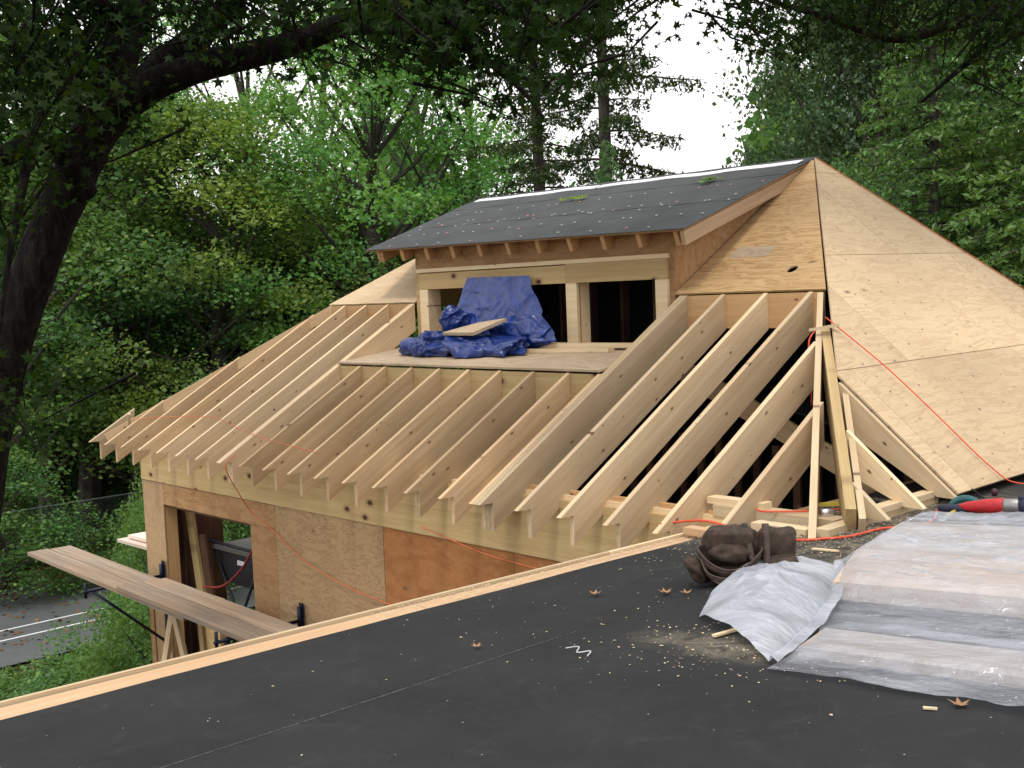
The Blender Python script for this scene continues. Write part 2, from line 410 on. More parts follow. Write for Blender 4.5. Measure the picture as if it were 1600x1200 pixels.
# ground: a sheet with slight relief that reaches the horizon, rising gently beyond the fence
gx = np.concatenate([np.linspace(-400, -60, 12), np.linspace(-55, 40, 60), np.linspace(50, 300, 8)])
gy = np.concatenate([np.linspace(-300, -30, 8), np.linspace(-25, 90, 70), np.linspace(100, 500, 12)])
def gz(x, y):
    return -5.5 + .05 * max(0, -22 - x) * (1 if x > -60 else 38 / max(1e-6, -22 - x)) + .06 * max(0, min(y, 60) - 22) + .08 * math.sin(x * .7 + y * .3) * (1 if x < -15 else 0) * .6
GV = [(x, y, gz(x, y)) for y in gy for x in gx]
nx = len(gx)
GF = [(j * nx + i, j * nx + i + 1, (j + 1) * nx + i + 1, (j + 1) * nx + i) for j in range(len(gy) - 1) for i in range(nx - 1)]
o = mesh_obj('ground', GV, GF, gm, smooth=True); o['kind'] = 'structure'
asph, n_, l_, b_ = newmat('asphalt', .9, .2)
g_ = n_.new('ShaderNodeNewGeometry'); q1 = noise(n_, l_, g_.outputs['Position'], 40, 3, .7); q2 = noise(n_, l_, g_.outputs['Position'], .8, 4)
c_ = ramp(n_, l_, q2, [(.3, (.075, .083, .083)), (.7, (.105, .115, .115))]); c_ = mixc(n_, l_, .3, c_, q1, 'OVERLAY'); l_.new(c_, b_.inputs['Base Color'])
slab('road', (-17.4, -60), (-11.4, 80), -5.44, asph)
slab('road_line', (-13.30, -60), (-13.22, 80), -5.434, M['paint'])
slab('road_line', (-14.10, -60), (-14.02, 80), -5.434, M['paint'])
k = box('kerb', (-17.55, -60, -5.6), (-17.4, 80, -5.38), plain('kerb_concrete', (.13, .12, .10), .9)); k['kind'] = 'structure'

# ================================================================== NEW HOUSE FRAME
S = .4064
SL = .58404
EX = (1, 0, 0); EY = (0, 1, 0)
house = empty('house_under_construction', (3, 3, -5.5), 'new wooden house with open rafters, shed dormer and plywood hip roof behind the flat roof', 'house')
H = house
def XZ(o):   # local X -> world X, local Z -> world Z ; local Y -> world Y
    return Matrix.Translation(Vector(o))
# matrix for a rafter: local X along slope (0,c,s), local Z perpendicular up, local Y = thickness (-X world)
_c = 1 / math.hypot(1, SL); _s = SL * _c
def raftM(x, t=.038):
    # columns: lx=(0,c,s), lz=(0,-s,c), ly = lz x lx
    lx = Vector((0, _c, _s)); lz = Vector((0, -_s, _c)); ly = lz.cross(lx)
    # ly points along -X ; origin shifted so that the board is centred on x
    return Matrix(((lx[0], ly[0], lz[0], x - ly[0] * t / 2), (lx[1], ly[1], lz[1], 0), (lx[2], ly[2], lz[2], 0), (0, 0, 0, 1)))
def yz(y, z):  # world (y,z) to rafter local (x,z)
    return (y * _c + z * _s, -y * _s + z * _c)
PD = .285    # plumb depth of the rafters
def rafter_pts(yt, yt_bottom=None):
    yb = yt if yt_bottom is None else yt_bottom
    P = [(0, 0), (yt, SL * yt), (yb, SL * yb - PD), (.55, SL * .55 - PD), (.55, .042 + .0), (.55, SL * .55 - PD + .0),
         (.412, SL * .412 - PD), (.125, SL * .125 - PD + .0), (.125, -.004)]
    P = [(0, 0), (yt, SL * yt), (yb, SL * yb - PD), (.125, SL * .125 - PD + .006), (.125, -.004)]
    return [yz(*p) for p in P]
def rafter(x, yt, yb=None, mat='rafter', t=.038, parent=H):
    return prism('rafter', rafter_pts(yt, yb), t, M[mat], parent, raftM(x, t))
Y1, Y2 = 2.384, 1.393
# hip lines in plan:  front-left and front-right
def hipR(y): return 5.63 + (4.495 - y) * .676
def hipR2(x): return 4.495 - (x - 5.63) / .676
def hipL(y): return -.79 + (y - 0.0) * .5375
RA = Vector((5.63, 4.495, 2.625))
def copy_part(src, mw):
    c = src.copy(); COL.objects.link(c); c.parent = src.parent
    c.matrix_basis = parent_world(src.parent).inverted() @ mw if src.parent else mw
    return c
full = rafter(2 * S, Y1)
for kx in (3, 4, 5, 15, 16, 17): copy_part(full, raftM(kx * S))
copy_part(full, raftM(5 * S + .040)); copy_part(full, raftM(14 * S - .020)); copy_part(full, raftM(14 * S + .022))
short = rafter(6 * S, Y2, mat='rafter2')
for kx in range(7, 14): copy_part(short, raftM(kx * S))
copy_part(short, raftM(14 * S - .062))
# jack rafters running up to the left hip
for kx in (-1, 0, 1):
    yt = (kx * S + .79) / .5375
    rafter(kx * S, yt, max(.3, yt - .02), 'rafter2')
rafter(-2 * S, .55, .50)
# jacks running up to the right hip
for kx in (18, 19):
    yt = hipR2(kx * S + .02) - .55 - .06
    rafter(kx * S, {18: 1.80, 19: 1.20}[kx], None)
# left hip rafter
board('hip_rafter', (-.72, .14, 0.075), (.535, 2.40, 1.405), .038, .12, M['rafter2'], H, cz=1.0)
# right hip: the narrow front-face hip and the broad one behind it
board('hip_rafter', (8.335, .108, .068), (7.005, 2.36, 1.385), .042, .19, M['pale'], H, cz=1.0)
board('hip_rafter', (8.425, .36, .215), (7.31, 1.93, 1.135), .060, .235, M['beam'], H, cz=1.0)
board('hip_rafter', (8.485, .38, .165), (7.66, 1.57, .84), .038, .20, M['pale'], H, cz=1.0)
# headers
prism('header_board', [(0, SL * Y1 - .30), (1.50, SL * Y1 - .30), (1.50, SL * Y1), (0, SL * Y1)], .038, M['header'], H, XZ((.54, Y1 + .002, 0)))
prism('header_board', [(0, SL * Y1 - .275), (1.29, SL * Y1 - .275), (1.29, SL * Y1 - .004), (0, SL * Y1 - .004)], .038, M['header'], H, XZ((5.715, Y1 + .002, 0)))
prism('header_board', [(0, SL * Y2 - .30), (3.575, SL * Y2 - .30), (3.575, SL * Y2 - .006), (0, SL * Y2 - .006)], .038, M['beam'], H, XZ((2.075, Y2 + .002, 0)))
# dormer platform, sheet of plywood that slopes up a little to the dormer wall
def quadslab(name, P, t, mat, parent):
    """planar slab with polygon P (world), thickness t downwards"""
    P = [Vector(p) for p in P]
    nrm = (P[1] - P[0]).cross(P[-1] - P[0]).normalized()
    if nrm.z < 0: nrm = -nrm
    mw = frame(P[0], P[1] - P[0], z=nrm); inv = mw.inverted()
    loc = [inv @ p for p in P]; n = len(P)
    v = [(p.x, p.y, p.z) for p in loc] + [(p.x, p.y, p.z - t) for p in loc]
    f = [tuple(range(n)), tuple(reversed(range(n, 2 * n)))] + [(i, (i + 1) % n, (i + 1) % n + n, i + n) for i in range(n)]
    o = mesh_obj(name, v, f, mat, parent, mw); fixn(o.data); return o
PZ = lambda y: .845 + (y - 1.40) * .125
quadslab('platform_sheet', [(2.055, 1.385, PZ(1.385)), (4.42, 1.385, PZ(1.385)), (4.42, 2.396, PZ(2.396)), (2.055, 2.396, PZ(2.396))], .018, M['ply_grey'], H)
quadslab('platform_sheet', [(4.426, 1.385, PZ(1.385)), (5.625, 1.385, PZ(1.385)), (5.625, 2.396, PZ(2.396)), (4.426, 2.396, PZ(2.396))], .018, M['ply_grey'], H)
# front wall
board('wall_beam', (-.452, .43, -.215), (7.6, .43, -.205), .038, .44, M['beam'], H)
board('top_plate', (-.45, .52, .018), (7.6, .52, .028), .14, .036, M['pale'], H)
for i in range(14, 20):
    if i < 19: box('rim_block', (i * S + .045, .475, -.02), ((i + 1) * S - .022, .515, .075), M['header'], H)
def wallsheet(x0, x1, z0, z1, mat, y=.418, holes=None):
    return prism('wall_sheet', [(0, z0), (x1 - x0, z0), (x1 - x0, z1), (0, z1)], .016, M[mat], H, XZ((x0, y, 0)), holes)
wallsheet(-.452, .022, -3.1, -.442, 'ply_corner', .422)
prism('corner_board', [(0, -3.2), (.10, -3.2), (.10, -1.9), (0, -1.9)], .012, M['ply_redtan'], H, XZ((-.45, .406, 0)))
wallsheet(.026, 2.306, -.672, -.440, 'ply_redtan', .420)
wallsheet(1.85, 2.306, -3.1, -.676, 'ply_redtan', .420)
wallsheet(2.31, 4.00, -3.1, -.434, 'ply_wavy', .420)
wallsheet(4.006, 5.60, -3.1, -.434, 'ply_red', .422)
wallsheet(5.606, 7.6, -3.1, -.434, 'ply_red', .421)
box('wall_lower', (-.45, .43, -5.6), (7.6, .55, -3.1), M['ply_grey'], H)
# opening frame and interior studs
for x, wx in ((.0, .045), (1.865, .045)):
    upright('stud', x, .51, -3.1, -.66, wx, .13, M['header'], H)
box('opening_header', (-.02, .445, -.70), (1.88, .575, -.676), M['shaded_wood'], H)
for i in range(20):
    xx = 2.3 + i * .4
    if xx < 7.4: upright('stud', xx, .51, -3.1, -.0, .038, .14, M['header'], H)
# left end wall (seen from inside through the opening)
for i, yy in enumerate(np.arange(.62, 1.30, .165)):
    board('siding_board', (-.42, yy, -3.1), (-.42, yy, -.02), .155, .02, M['shaded_wood' if i % 3 else 'siding'], H, up=(1, 0, 0))
box('end_wall_plate', (-.46, .56, -.06), (-.34, 6.3, 0.02), M['shaded_wood'], H)
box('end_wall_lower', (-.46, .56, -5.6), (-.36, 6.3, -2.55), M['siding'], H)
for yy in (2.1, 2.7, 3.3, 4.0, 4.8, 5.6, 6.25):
    upright('stud', -.40, yy, -2.55, -.06, .09, .04, M['shaded_wood'], H)
# leaning boards inside the opening
board('stud', (-.05, .85, -3.0), (-.25, .78, -.5), .09, .038, M['shaded_wood'], H, up=(0, -1, 0))
board('stud', (.28, .80, -3.0), (-.06, .74, -.5), .14, .038, M['beam'], H, up=(0, -1, 0))
board('stud', (.42, .82, -3.0), (.20, .78, -1.05), .14, .038, M['shaded_wood'], H, up=(0, -1, 0))
# floor and black sheets that paint in the unlit interior
box('floor_deck', (-.4, .58, -2.75), (7.3, 6.3, -2.62), M['shaded_wood'], H)
prism('shade_backing', [(0, -2.6), (7.3, -2.6), (7.3, .20), (5.45, 1.80), (.9, 1.80), (.7, .2), (0, .2)], .05, M['void'], H, XZ((.9, 3.45, 0)))
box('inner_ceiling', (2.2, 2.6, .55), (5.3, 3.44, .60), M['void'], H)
for i in range(16):
    xx = 4.2 + i * .21
    upright('stud', xx, 3.40, -2.6, .10 - .01 * i, .07, .04, M['shaded_wood'], H)
board('brace_plank', (5.20, 2.90, .74), (7.42, 2.90, -.27), .038, .19, M['rafter2'], H, up=(0, 0, 1))
quadslab('old_roof_sheet', [(5.8, 3.05, .52), (7.35, 3.05, .12), (7.35, 3.40, .16), (5.8, 3.40, .56)], .02, M['black'], H)
# hip foot plates
box('sole_plate', (8.29, .20, .07), (8.38, 1.45, .118), M['pale'], H)
box('sole_plate', (8.30, .60, .119), (8.385, 1.75, .155), M['pale'], H)
box('sole_plate', (7.42, .44, .047), (8.27, .58, .118), M['pale'], H)
box('sole_plate', (7.36, .46, .119), (7.78, .55, .160), M['pale'], H)
box('blocking', (7.90, .16, .062), (8.26, .25, .112), M['pale'], H)
box('blocking', (7.55, -.02, .030), (7.90, .06, .07), M['trim'], H)
# right side jack rafters, running up the right slope
MR = .864
def right_pt(x, y, dz=0): return Vector((x, y, 2.625 - MR * (x - 5.63) + dz))
for yy in (.62, 1.03, 1.43):
    xt = hipR(yy) + .03 + (0.02 if yy < 1.4 else 0)
    a = right_pt(8.52, yy); b = right_pt(xt, yy)
    lx = (b - a).normalized(); lz = Vector((MR, 0, 1)).normalized()
    mw = frame(a, lx, z=lz); Lh = (b - a).length
    inv = mw.inverted()
    Pw = [a, b, b + Vector((0, 0, -min(.285, .4 * Lh))), Vector((8.40, yy, .125)), Vector((8.52, yy, .12))]
    prism('jack_rafter', [((inv @ p).x, (inv @ p).z) for p in Pw], .038, M['pale' if yy < 1.4 else 'rafter'], H, mw)

# ---- right roof plane: plywood sheets in courses
def clip(poly, nx_, ny_, c):   # keep nx*x+ny*y<=c
    out = []
    for i in range(len(poly)):
        a, b = poly[i], poly[(i + 1) % len(poly)]
        da, db = nx_ * a[0] + ny_ * a[1] - c, nx_ * b[0] + ny_ * b[1] - c
        if da <= 0: out.append(a)
        if da * db < 0:
            t = da / (da - db); out.append((a[0] + (b[0] - a[0]) * t, a[1] + (b[1] - a[1]) * t))
    return out
XF = 8.512
rows = [(XF, 7.672, .2), (7.667, 6.752, 1.0), (6.747, 5.832, 0.1), (5.827, 5.60, 1.3)]
bx, by = (7.169 - 5.63), (5.523 - 4.495)     # back hip direction
for x1, x0, off in rows:
    for j in range(-1, 5):
        ya, yb_ = 1.44 + off + (j - 1) * 2.44 + .004, 1.44 + off + j * 2.44
        P = [(x0, ya), (x1, ya), (x1, yb_), (x0, yb_)]
        P = clip(P, -.676, -1 + 0, 0) if False else P
        # front hip: y >= 4.495-(x-5.63)/.676 ; 
        P = clip(P, -1 / .676, -1, -(4.495 + 5.63 / .676) - .012)
        if P: P = clip(P, 0, -1, -1.452)
        # back hip: y <= 4.495 + (x-5.63)*by/bx
        if P: P = clip(P, -by / bx, 1, 4.495 - 5.63 * by / bx)
        if len(P) >= 3:
            ar = abs(sum(P[i][0] * P[(i + 1) % len(P)][1] - P[(i + 1) % len(P)][0] * P[i][1] for i in range(len(P)))) / 2
            if ar < .01: continue
            Pw = [right_pt(x, y, .014) for x, y in P]
            # local X along the eave direction (grain across the sheet)
            nrm = Vector((MR, 0, 1)).normalized(); mw = frame(Pw[0], Vector((0, 1, 0)), z=nrm); inv = mw.inverted()
            loc = [inv @ p for p in Pw]; n = len(P)
            v = [tuple(p) for p in loc] + [(p.x, p.y, p.z - .015) for p in loc]
            f = [tuple(range(n)), tuple(reversed(range(n, 2 * n)))] + [(i, (i + 1) % n, (i + 1) % n + n, i + n) for i in range(n)]
            o = mesh_obj('roof_sheet', v, f, M['ply_roof'], H, mw); fixn(o.data)
nV, nF = [], []
def nail(p, nrm, r_=.006):
    nrm = Vector(nrm).normalized(); a = nrm.orthogonal().normalized(); b = nrm.cross(a); k = len(nV)
    for i in range(6): nV.append(tuple(Vector(p) + nrm * .0012 + (a * math.cos(i * 1.047) + b * math.sin(i * 1.047)) * r_))
    nF.append(tuple(range(k, k + 6)))
for jj in range(1, 12):
    yy = 1.03 + jj * .4064
    for ii in range(60):
        xx = 5.75 + ii * .105 + random.uniform(-.02, .02)
        if xx > 8.48: break
        if yy < 4.495 - (xx - 5.63) / .676 + .05 or yy > 4.495 + (xx - 5.63) * by / bx - .05: continue
        if ii % 2 and random.random() < .55: continue
        nail(right_pt(xx, yy + random.uniform(-.012, .012), .014) , (MR, 0, 1), random.uniform(.007, .012))
for kx in (14, 15, 16, 17):
    for ii in range(12):
        yy = 2.43 + ii * .17
        if kx * S + .02 < hipR(yy) - .03 and yy < 4.3: nail((kx * S + random.uniform(-.01, .01), yy, SL * yy + .0185), (0, -SL, 1), .006)
for x0_ in (2.33, 2.72, 3.15, 3.58, 3.97, 4.03, 4.45, 4.85, 5.25, 5.57, 5.63, 6.0, 6.4):
    for ii in range(16): nail((x0_ + random.uniform(-.008, .008), .418, -.47 - ii * .16), (0, -1, 0), .006)
tag(mesh_obj('nail_heads', nV, nF, M['nail'], H), kind='stuff')
# back slope and left end slope, single sheets (not in view)
quadslab('roof_sheet', [(1.77, 4.50, 2.60), (5.63, 4.50, 2.60), (8.5, 6.42, .14), (-1.0, 6.42, .14)], .02, M['ply_roof'], H)
quadslab('roof_sheet', [(1.75, 4.50, 2.595), (.52, 2.44, 1.41), (.52, 2.50, 1.40), (-.9, 6.40, .14)][:1] + [(1.02, 3.2, 1.85), (-.9, 6.40, .10)], .02, M['ply_roof'], H)
# ---- front slope sheathing left of the dormer and right of it (with a round vent hole)
def front_sheet(P, mat, hole=None, lift=.016, name='roof_sheet'):
    lx = Vector((1, 0, 0)); lz_ = Vector((0, _c, _s))       # local X along world X; local Z up the slope
    O = Vector((P[0][0], P[0][1], SL * P[0][1])) + Vector((0, -_s, _c)) * lift
    ly = lz_.cross(lx)
    mw = Matrix(((lx[0], ly[0], lz_[0], O[0]), (lx[1], ly[1], lz_[1], O[1]), (lx[2], ly[2], lz_[2], O[2]), (0, 0, 0, 1)))
    loc = [(p[0] - P[0][0], (p[1] - P[0][1]) / _c) for p in P]
    hs = None
    if hole:
        hx, hy, hr = hole
        hs = [[(hx - P[0][0] + hr * math.cos(a), (hy - P[0][1]) / _c + 1.25 * hr * math.sin(a)) for a in np.linspace(0, 2 * math.pi, 20, endpoint=False)]]
    t = .015 if ly.z < 0 else -.015
    return prism(name, loc, t, M[mat], H, mw, hs)
front_sheet([(.50, 2.392), (2.10, 2.392), (2.10, 4.45), (1.75, 4.45), (1.09, 3.28)], 'ply_roof')
front_sheet([(5.60, 2.392), (7.035, 2.392), (5.66, 4.44), (5.60, 4.44)], 'ply_gold', hole=(6.568, 2.668, .042))
front_sheet([(5.80, 2.87), (6.19, 2.87), (6.19, 3.02), (5.80, 3.02)], 'ply_grey', lift=.018, name='plywood_patch')
box('vent_void', (6.45, 2.85, 1.3), (6.75, 3.1, 1.48), M['void'], H)  # black block that paints the darkness below the hole

# ---- dormer
DY = 2.40
DX0, DX1 = 2.112, 5.588
def dpiece(name, x0, x1, z0, z1, mat, y0, t, holes=None):
    return prism(name, [(0, z0), (x1 - x0, z0), (x1 - x0, z1), (0, z1)], t, M[mat], H, XZ((x0, y0, 0)), holes)
dpiece('dormer_wall', DX0, DX1, .90, 1.962, 'ply_redtan', DY + .004, .016,
       [[(2.20 - DX0, .96), (4.335 - DX0, .96), (4.335 - DX0, 1.54), (2.20 - DX0, 1.54)], [(4.475 - DX0, .96), (5.42 - DX0, .96), (5.42 - DX0, 1.54), (4.475 - DX0, 1.54)]])
dpiece('window_frame', DX0 + .004, 2.20, .91, 1.745, 'beam', DY - .004, .006)
dpiece('window_frame', 2.204, 2.338, .97, 1.535, 'pale', DY - .03, .17)
dpiece('window_frame', 2.204, 4.34, 1.537, 1.70, 'beam', DY - .03, .17)
dpiece('window_frame', 4.344, 5.53, 1.537, 1.71, 'beam', DY - .032, .17)
dpiece('window_frame', 2.15, 5.54, 1.712, 1.75, 'pale', DY - .028, .04)
dpiece('window_frame', 4.34, 4.474, .94, 1.535, 'pale', DY - .03, .17)
dpiece('window_frame', 5.40, 5.53, .94, 1.535, 'pale', DY - .03, .17)
dpiece('window_sill', 2.34, 4.338, .945, .985, 'pale', DY - .026, .16)
dpiece('window_sill', 4.476, 5.398, .945, .985, 'pale', DY - .026, .16)
box('dormer_shade_backing', (2.2, 3.2, .6), (5.55, 3.24, 2.1), M['void'], H)  # black sheet added to paint the darkness behind the dormer windows
for xx in (2.16, 5.56):
    Pc = [(DY + .01, SL * DY + .0), (DY + .01, 1.97), (4.35, 2.53)]
    ox = xx if xx < 3 else xx
    v = [(0, p[0], p[1]) for p in Pc] + [(.02, p[0], p[1]) for p in Pc]
    f = [(0, 1, 2), (5, 4, 3), (0, 3, 4, 1), (1, 4, 5, 2), (2, 5, 3, 0)]
    o = mesh_obj('dormer_cheek', v, f, M['ply_redtan'], H, XZ((xx, 0, 0))); fixn(o.data)
for i in range(8):
    upright('stud', 2.35 + i * .4064, 3.13, .8, 2.1, .038, .09, M['shaded_wood'], H)
# deck with felt strips
E0, E1 = Vector((1.50, 2.22, 1.985)), Vector((5.86, 2.20, 1.935))
T1, T0 = Vector((5.60, 4.60, 2.645)), Vector((.72, 4.60, 2.655))
def deckpt(u, v): return (E0 * (1 - u) + E1 * u) * (1 - v) + (T0 * (1 - u) + T1 * u) * v
def deck_grid(name, v0, v1, lift, t, mat, nu=24, nv=6, wob=.0, u0=0, u1=1):
    V = []; F = []
    for s in (0, 1):
        for j in range(nv + 1):
            for i in range(nu + 1):
                u = u0 + (u1 - u0) * i / nu; v = v0 + (v1 - v0) * j / nv
                p = deckpt(u, v); z = lift + (wob * math.sin(i * 1.7 + j * 2.3 + v0 * 9) if s == 0 else -t)
                V.append((p.x, p.y, p.z + z))
    K = (nu + 1) * (nv + 1)
    for j in range(nv):
        for i in range(nu):
            a = j * (nu + 1) + i
            F.append((a, a + 1, a + nu + 2, a + nu + 1)); F.append((a + K, a + nu + 1 + K, a + nu + 2 + K, a + 1 + K))
    ring = [i for i in range(nu + 1)] + [(j + 1) * (nu + 1) - 1 for j in range(1, nv + 1)] + [nv * (nu + 1) + i for i in range(nu - 1, -1, -1)] + [j * (nu + 1) for j in range(nv - 1, 0, -1)]
    for i in range(len(ring)):
        a, b = ring[i], ring[(i + 1) % len(ring)]; F.append((b, a, a + K, b + K))
    o = mesh_obj(name, V, F, mat, H, smooth=False); fixn(o.data); return o
deck = deck_grid('dormer_deck', 0, 1, 0, .018, M['ply_redtan'], nu=12, nv=6)
for v0, v1, lf in ((-.006, .37, .005), (.36, .73, .009), (.72, 1.0, .013)):
    deck_grid('felt_strip', v0, v1, lf, .004, M['felt_grey'], wob=.0018, u0=-.003, u1=1.003)
# bright metal flashing in three lengths below the ridge
def flash(u0, u1, v0=.885, v1=.94):
    V = []; n = 14
    for i in range(n + 1):
        u = u0 + (u1 - u0) * i / n
        for v in (v0, v1):
            p = deckpt(u, v + .006 * math.sin(u * 23)); V.append((p.x, p.y, p.z + .021 + .003 * math.sin(u * 40)))
    F = [(2 * i, 2 * i + 2, 2 * i + 3, 2 * i + 1) for i in range(n)]
    V += [(x, y, z - .006) for x, y, z in V]; k = 2 * n + 2
    F += [(2 * i + 1 + k, 2 * i + 3 + k, 2 * i + 2 + k, 2 * i + k) for i in range(n)]
    F += [(2 * i + k, 2 * i + 2 + k, 2 * i + 2, 2 * i) for i in range(n)]
    return mesh_obj('ridge_flashing', V, F, M['white'], H)
flash(0.02, .445); flash(.45, .80); flash(.80, .985)
# cap nails
capV, capF = [], []; capV2, capF2 = [], []
for i in range(95):
    r_ = i % 5; u = (i // 5) / 19 + random.uniform(-.02, .02) + .02; v = (.02, .18, .34, .40, .60)[r_] + random.uniform(-.03, .03)
    if not (0.01 < u < .99) or v < .01: continue
    p = deckpt(u, v); rr = .014; k = 8
    VV, FF = (capV, capF) if random.random() < .7 else (capV2, capF2)
    s = len(VV)
    VV += [(p.x + rr * math.cos(6.283 * a / k), p.y + rr * math.sin(6.283 * a / k), p.z + .019 + .25 * rr * math.sin(6.283 * a / k)) for a in range(k)] + [(p.x, p.y, p.z + .024)]
    FF += [(s + a, s + (a + 1) % k, s + k) for a in range(k)]
tag(mesh_obj('cap_nails', capV, capF, plain('white_caps', (.36, .36, .35), .6), H), kind='stuff')
tag(mesh_obj('cap_nails', capV2, capF2, plain('orange_caps', (.5, .2, .15), .6), H), kind='stuff')
# dormer rafters with tails under the eave
for i in range(11):
    u = .045 + i * .0932
    a = deckpt(u, .0); b = deckpt(u, .93)
    d = (b - a).normalized()
    a = a + d * .03
    mw = frame(a, d, z=(0, 0, 1)); inv = mw.inverted(); Lh = (b - a).length
    t = .04
    P = [(0, -.02), (Lh, -.02), (Lh - .05, -.10), (.03, -.155), (.0, -.09)]
    P = [(0, -.02), (Lh, -.02), (Lh, -.09), (.25, -.15), (.02, -.15)]
    prism('dormer_rafter', P, t, M['header'], H, mw)
# rake boards
a, b = deckpt(.992, .0), deckpt(.992, .965)
board('rake_board', a + Vector((.012, -.0, -.022)), b + Vector((.012, 0, -.03)), .038, .115, M['trim'], H, cz=1.0)
a, b = deckpt(.012, .0), deckpt(.03, .6)
board('rake_board', a + Vector((.15, .05, -.022)), b + Vector((.0, 0, -.022)), .038, .115, M['header'], H, cz=1.0)
# ================================================================== FLAT ROOF HOUSE
flat = empty('flat_roofed_house', (11, -2, -5.5), 'older flat roofed house covered in black roofing felt, in the foreground', 'house')
FZ = lambda x: .08 * (x - 7.4)
EXL = lambda y: 7.315 + (y + 4) * .047       # the roof edge in plan
def roofpoly(name, P, z_off, t, mat, parent, grid=None):
    v = [(x, y, FZ(x) + z_off) for x, y in P] + [(x, y, FZ(x) + z_off - t) for x, y in P]; n = len(P)
    f = [tuple(range(n)), tuple(reversed(range(n, 2 * n)))] + [(i, (i + 1) % n, (i + 1) % n + n, i + n) for i in range(n)]
    o = mesh_obj(name, v, f, mat, parent); fixn(o.data); return o
roofpoly('roof_deck', [(EXL(-9), -9), (18, -9), (18, 8), (EXL(8) + .15, 8), (EXL(.42) + .02, .42), (EXL(.35), .35)], -.012, .25, M['trim'], flat)
xs = [None, 8.575, 9.56, 10.55, 11.54, 12.53, 13.5, 14.5, 15.5, 16.5, 17.95]
# felt strips with slightly wavy lapped edges
def strip(xa, xb, k):
    ny = 90; nxx = 4; V = []; F = []
    for j in range(ny + 1):
        y = -8.9 + 16.8 * j / ny
        a = (EXL(y) + .185 if xa is None else xa + .006 * math.sin(y * 1.3 + k)); b = xb + .07
        for i in range(nxx + 1):
            x = a + (b - a) * i / nxx
            lift = .006 if i < nxx and i > 0 else (.013 if i == 0 else .001)
            V.append((x, y, FZ(x) + lift * .8 + .0045 * mn.noise(Vector((x * 1.5, y * 2.6, k))) * (1 if i else .6) - .004 + (.0035 if xa else 0)))
    V += [(x, y, z - .003) for x, y, z in V[0::1]]; K = (ny + 1) * (nxx + 1)
    for j in range(ny):
        for i in range(nxx):
            a = j * (nxx + 1) + i; F.append((a, a + 1, a + nxx + 2, a + nxx + 1))
        a = j * (nxx + 1); F.append((a, a + nxx + 1, a + nxx + 1 + K, a + K))
    return mesh_obj('felt_strip', V, F, M['felt'], flat)
prev = None
for i in range(1, len(xs)):
    strip(xs[i - 1], xs[i], i)
# chalk line
tube('chalk_line', [(8.585 + .004 * math.sin(j), -5 + j * .25, FZ(8.585) + .0115) for j in range(13)], .0011, plain('chalk_dust', (.11, .11, .11), .9, var=.8, nscale=60), flat, seg=4)
# edge boards: flat board and thin lip
def edge_board(name, x0, x1, z0, z1, ya, yb, mat):
    a = Vector((EXL(ya) + (x0 + x1) / 2, ya, (z0 + z1) / 2)); b = Vector((EXL(yb) + (x0 + x1) / 2, yb, (z0 + z1) / 2))
    return board(name, a, b, x1 - x0, z1 - z0, mat, flat)
for ya, yb in ((-9, -5.6), (-5.595, -1.95), (-1.945, .33)):
    edge_board('edge_board', .030, .175, -.006, .008, ya, yb, M['trim'])
for ya, yb in ((-9, -4.2), (-4.195, -.6), (-.595, .34)):
    edge_board('edge_lip', .0, .022, -.03, .024, ya, yb, M['pale'])
edge_board('fascia_board', -.028, -.006, -.24, .012, -9, .34, M['trim'])
box('house_wall', (7.75, -8.8, -5.6), (17.8, .30, -.28), M['siding'], flat)

# ================================================================== SAWDUST AND LITTER
def flecks(name, pts, s0, s1, mat, label, zoff=.012):
    V = []; F = []
    for (x, y, z) in pts:
        s = random.uniform(s0, s1); a = random.uniform(0, math.pi); c, d = math.cos(a) * s, math.sin(a) * s; e = random.uniform(.25, .9)
        k = len(V); zz = z + zoff
        V += [(x + c, y + d, zz), (x - d * e, y + c * e, zz + s * .2), (x - c, y - d, zz), (x + d * e, y - c * e, zz + s * .3)]
        F.append((k, k + 1, k + 2, k + 3))
    o = mesh_obj(name, V, F, mat); return tag(o, label, None, None, 'stuff')
P = []
def scat(n, cx, cy, sx, sy):
    for _ in range(n):
        x = random.gauss(cx, sx); y = random.gauss(cy, sy)
        if x > EXL(y) + .05 and not (8.5 < x and y > 1.3): P.append((x, y, FZ(x)))
scat(1500, 7.85, .30, .35, .28); scat(2000, 8.35, .75, .45, .5); scat(700, 8.5, -.1, .4, .35); scat(220, 9.3, -1.95, .4, .22)
scat(160, 8.6, -1.5, .9, .9)
for _ in range(700):
    y = random.uniform(-2.2, .3); P.append((EXL(y) + abs(random.gauss(.05, .05)) + .02, y, FZ(7.5)))
flecks('sawdust', P, .002, .0075, M['sawdust'], 'pale sawdust and wood chips scattered over the black felt')
P = [(random.uniform(7.6, 11), random.uniform(-4.2, -.4), 0) for _ in range(90)]; P = [(x, y, FZ(x)) for x, y, _ in P]
flecks('wood_chips', P, .002, .005, plain('white_chips', (.38, .37, .35), .8), 'small white specks scattered over the black foreground felt')

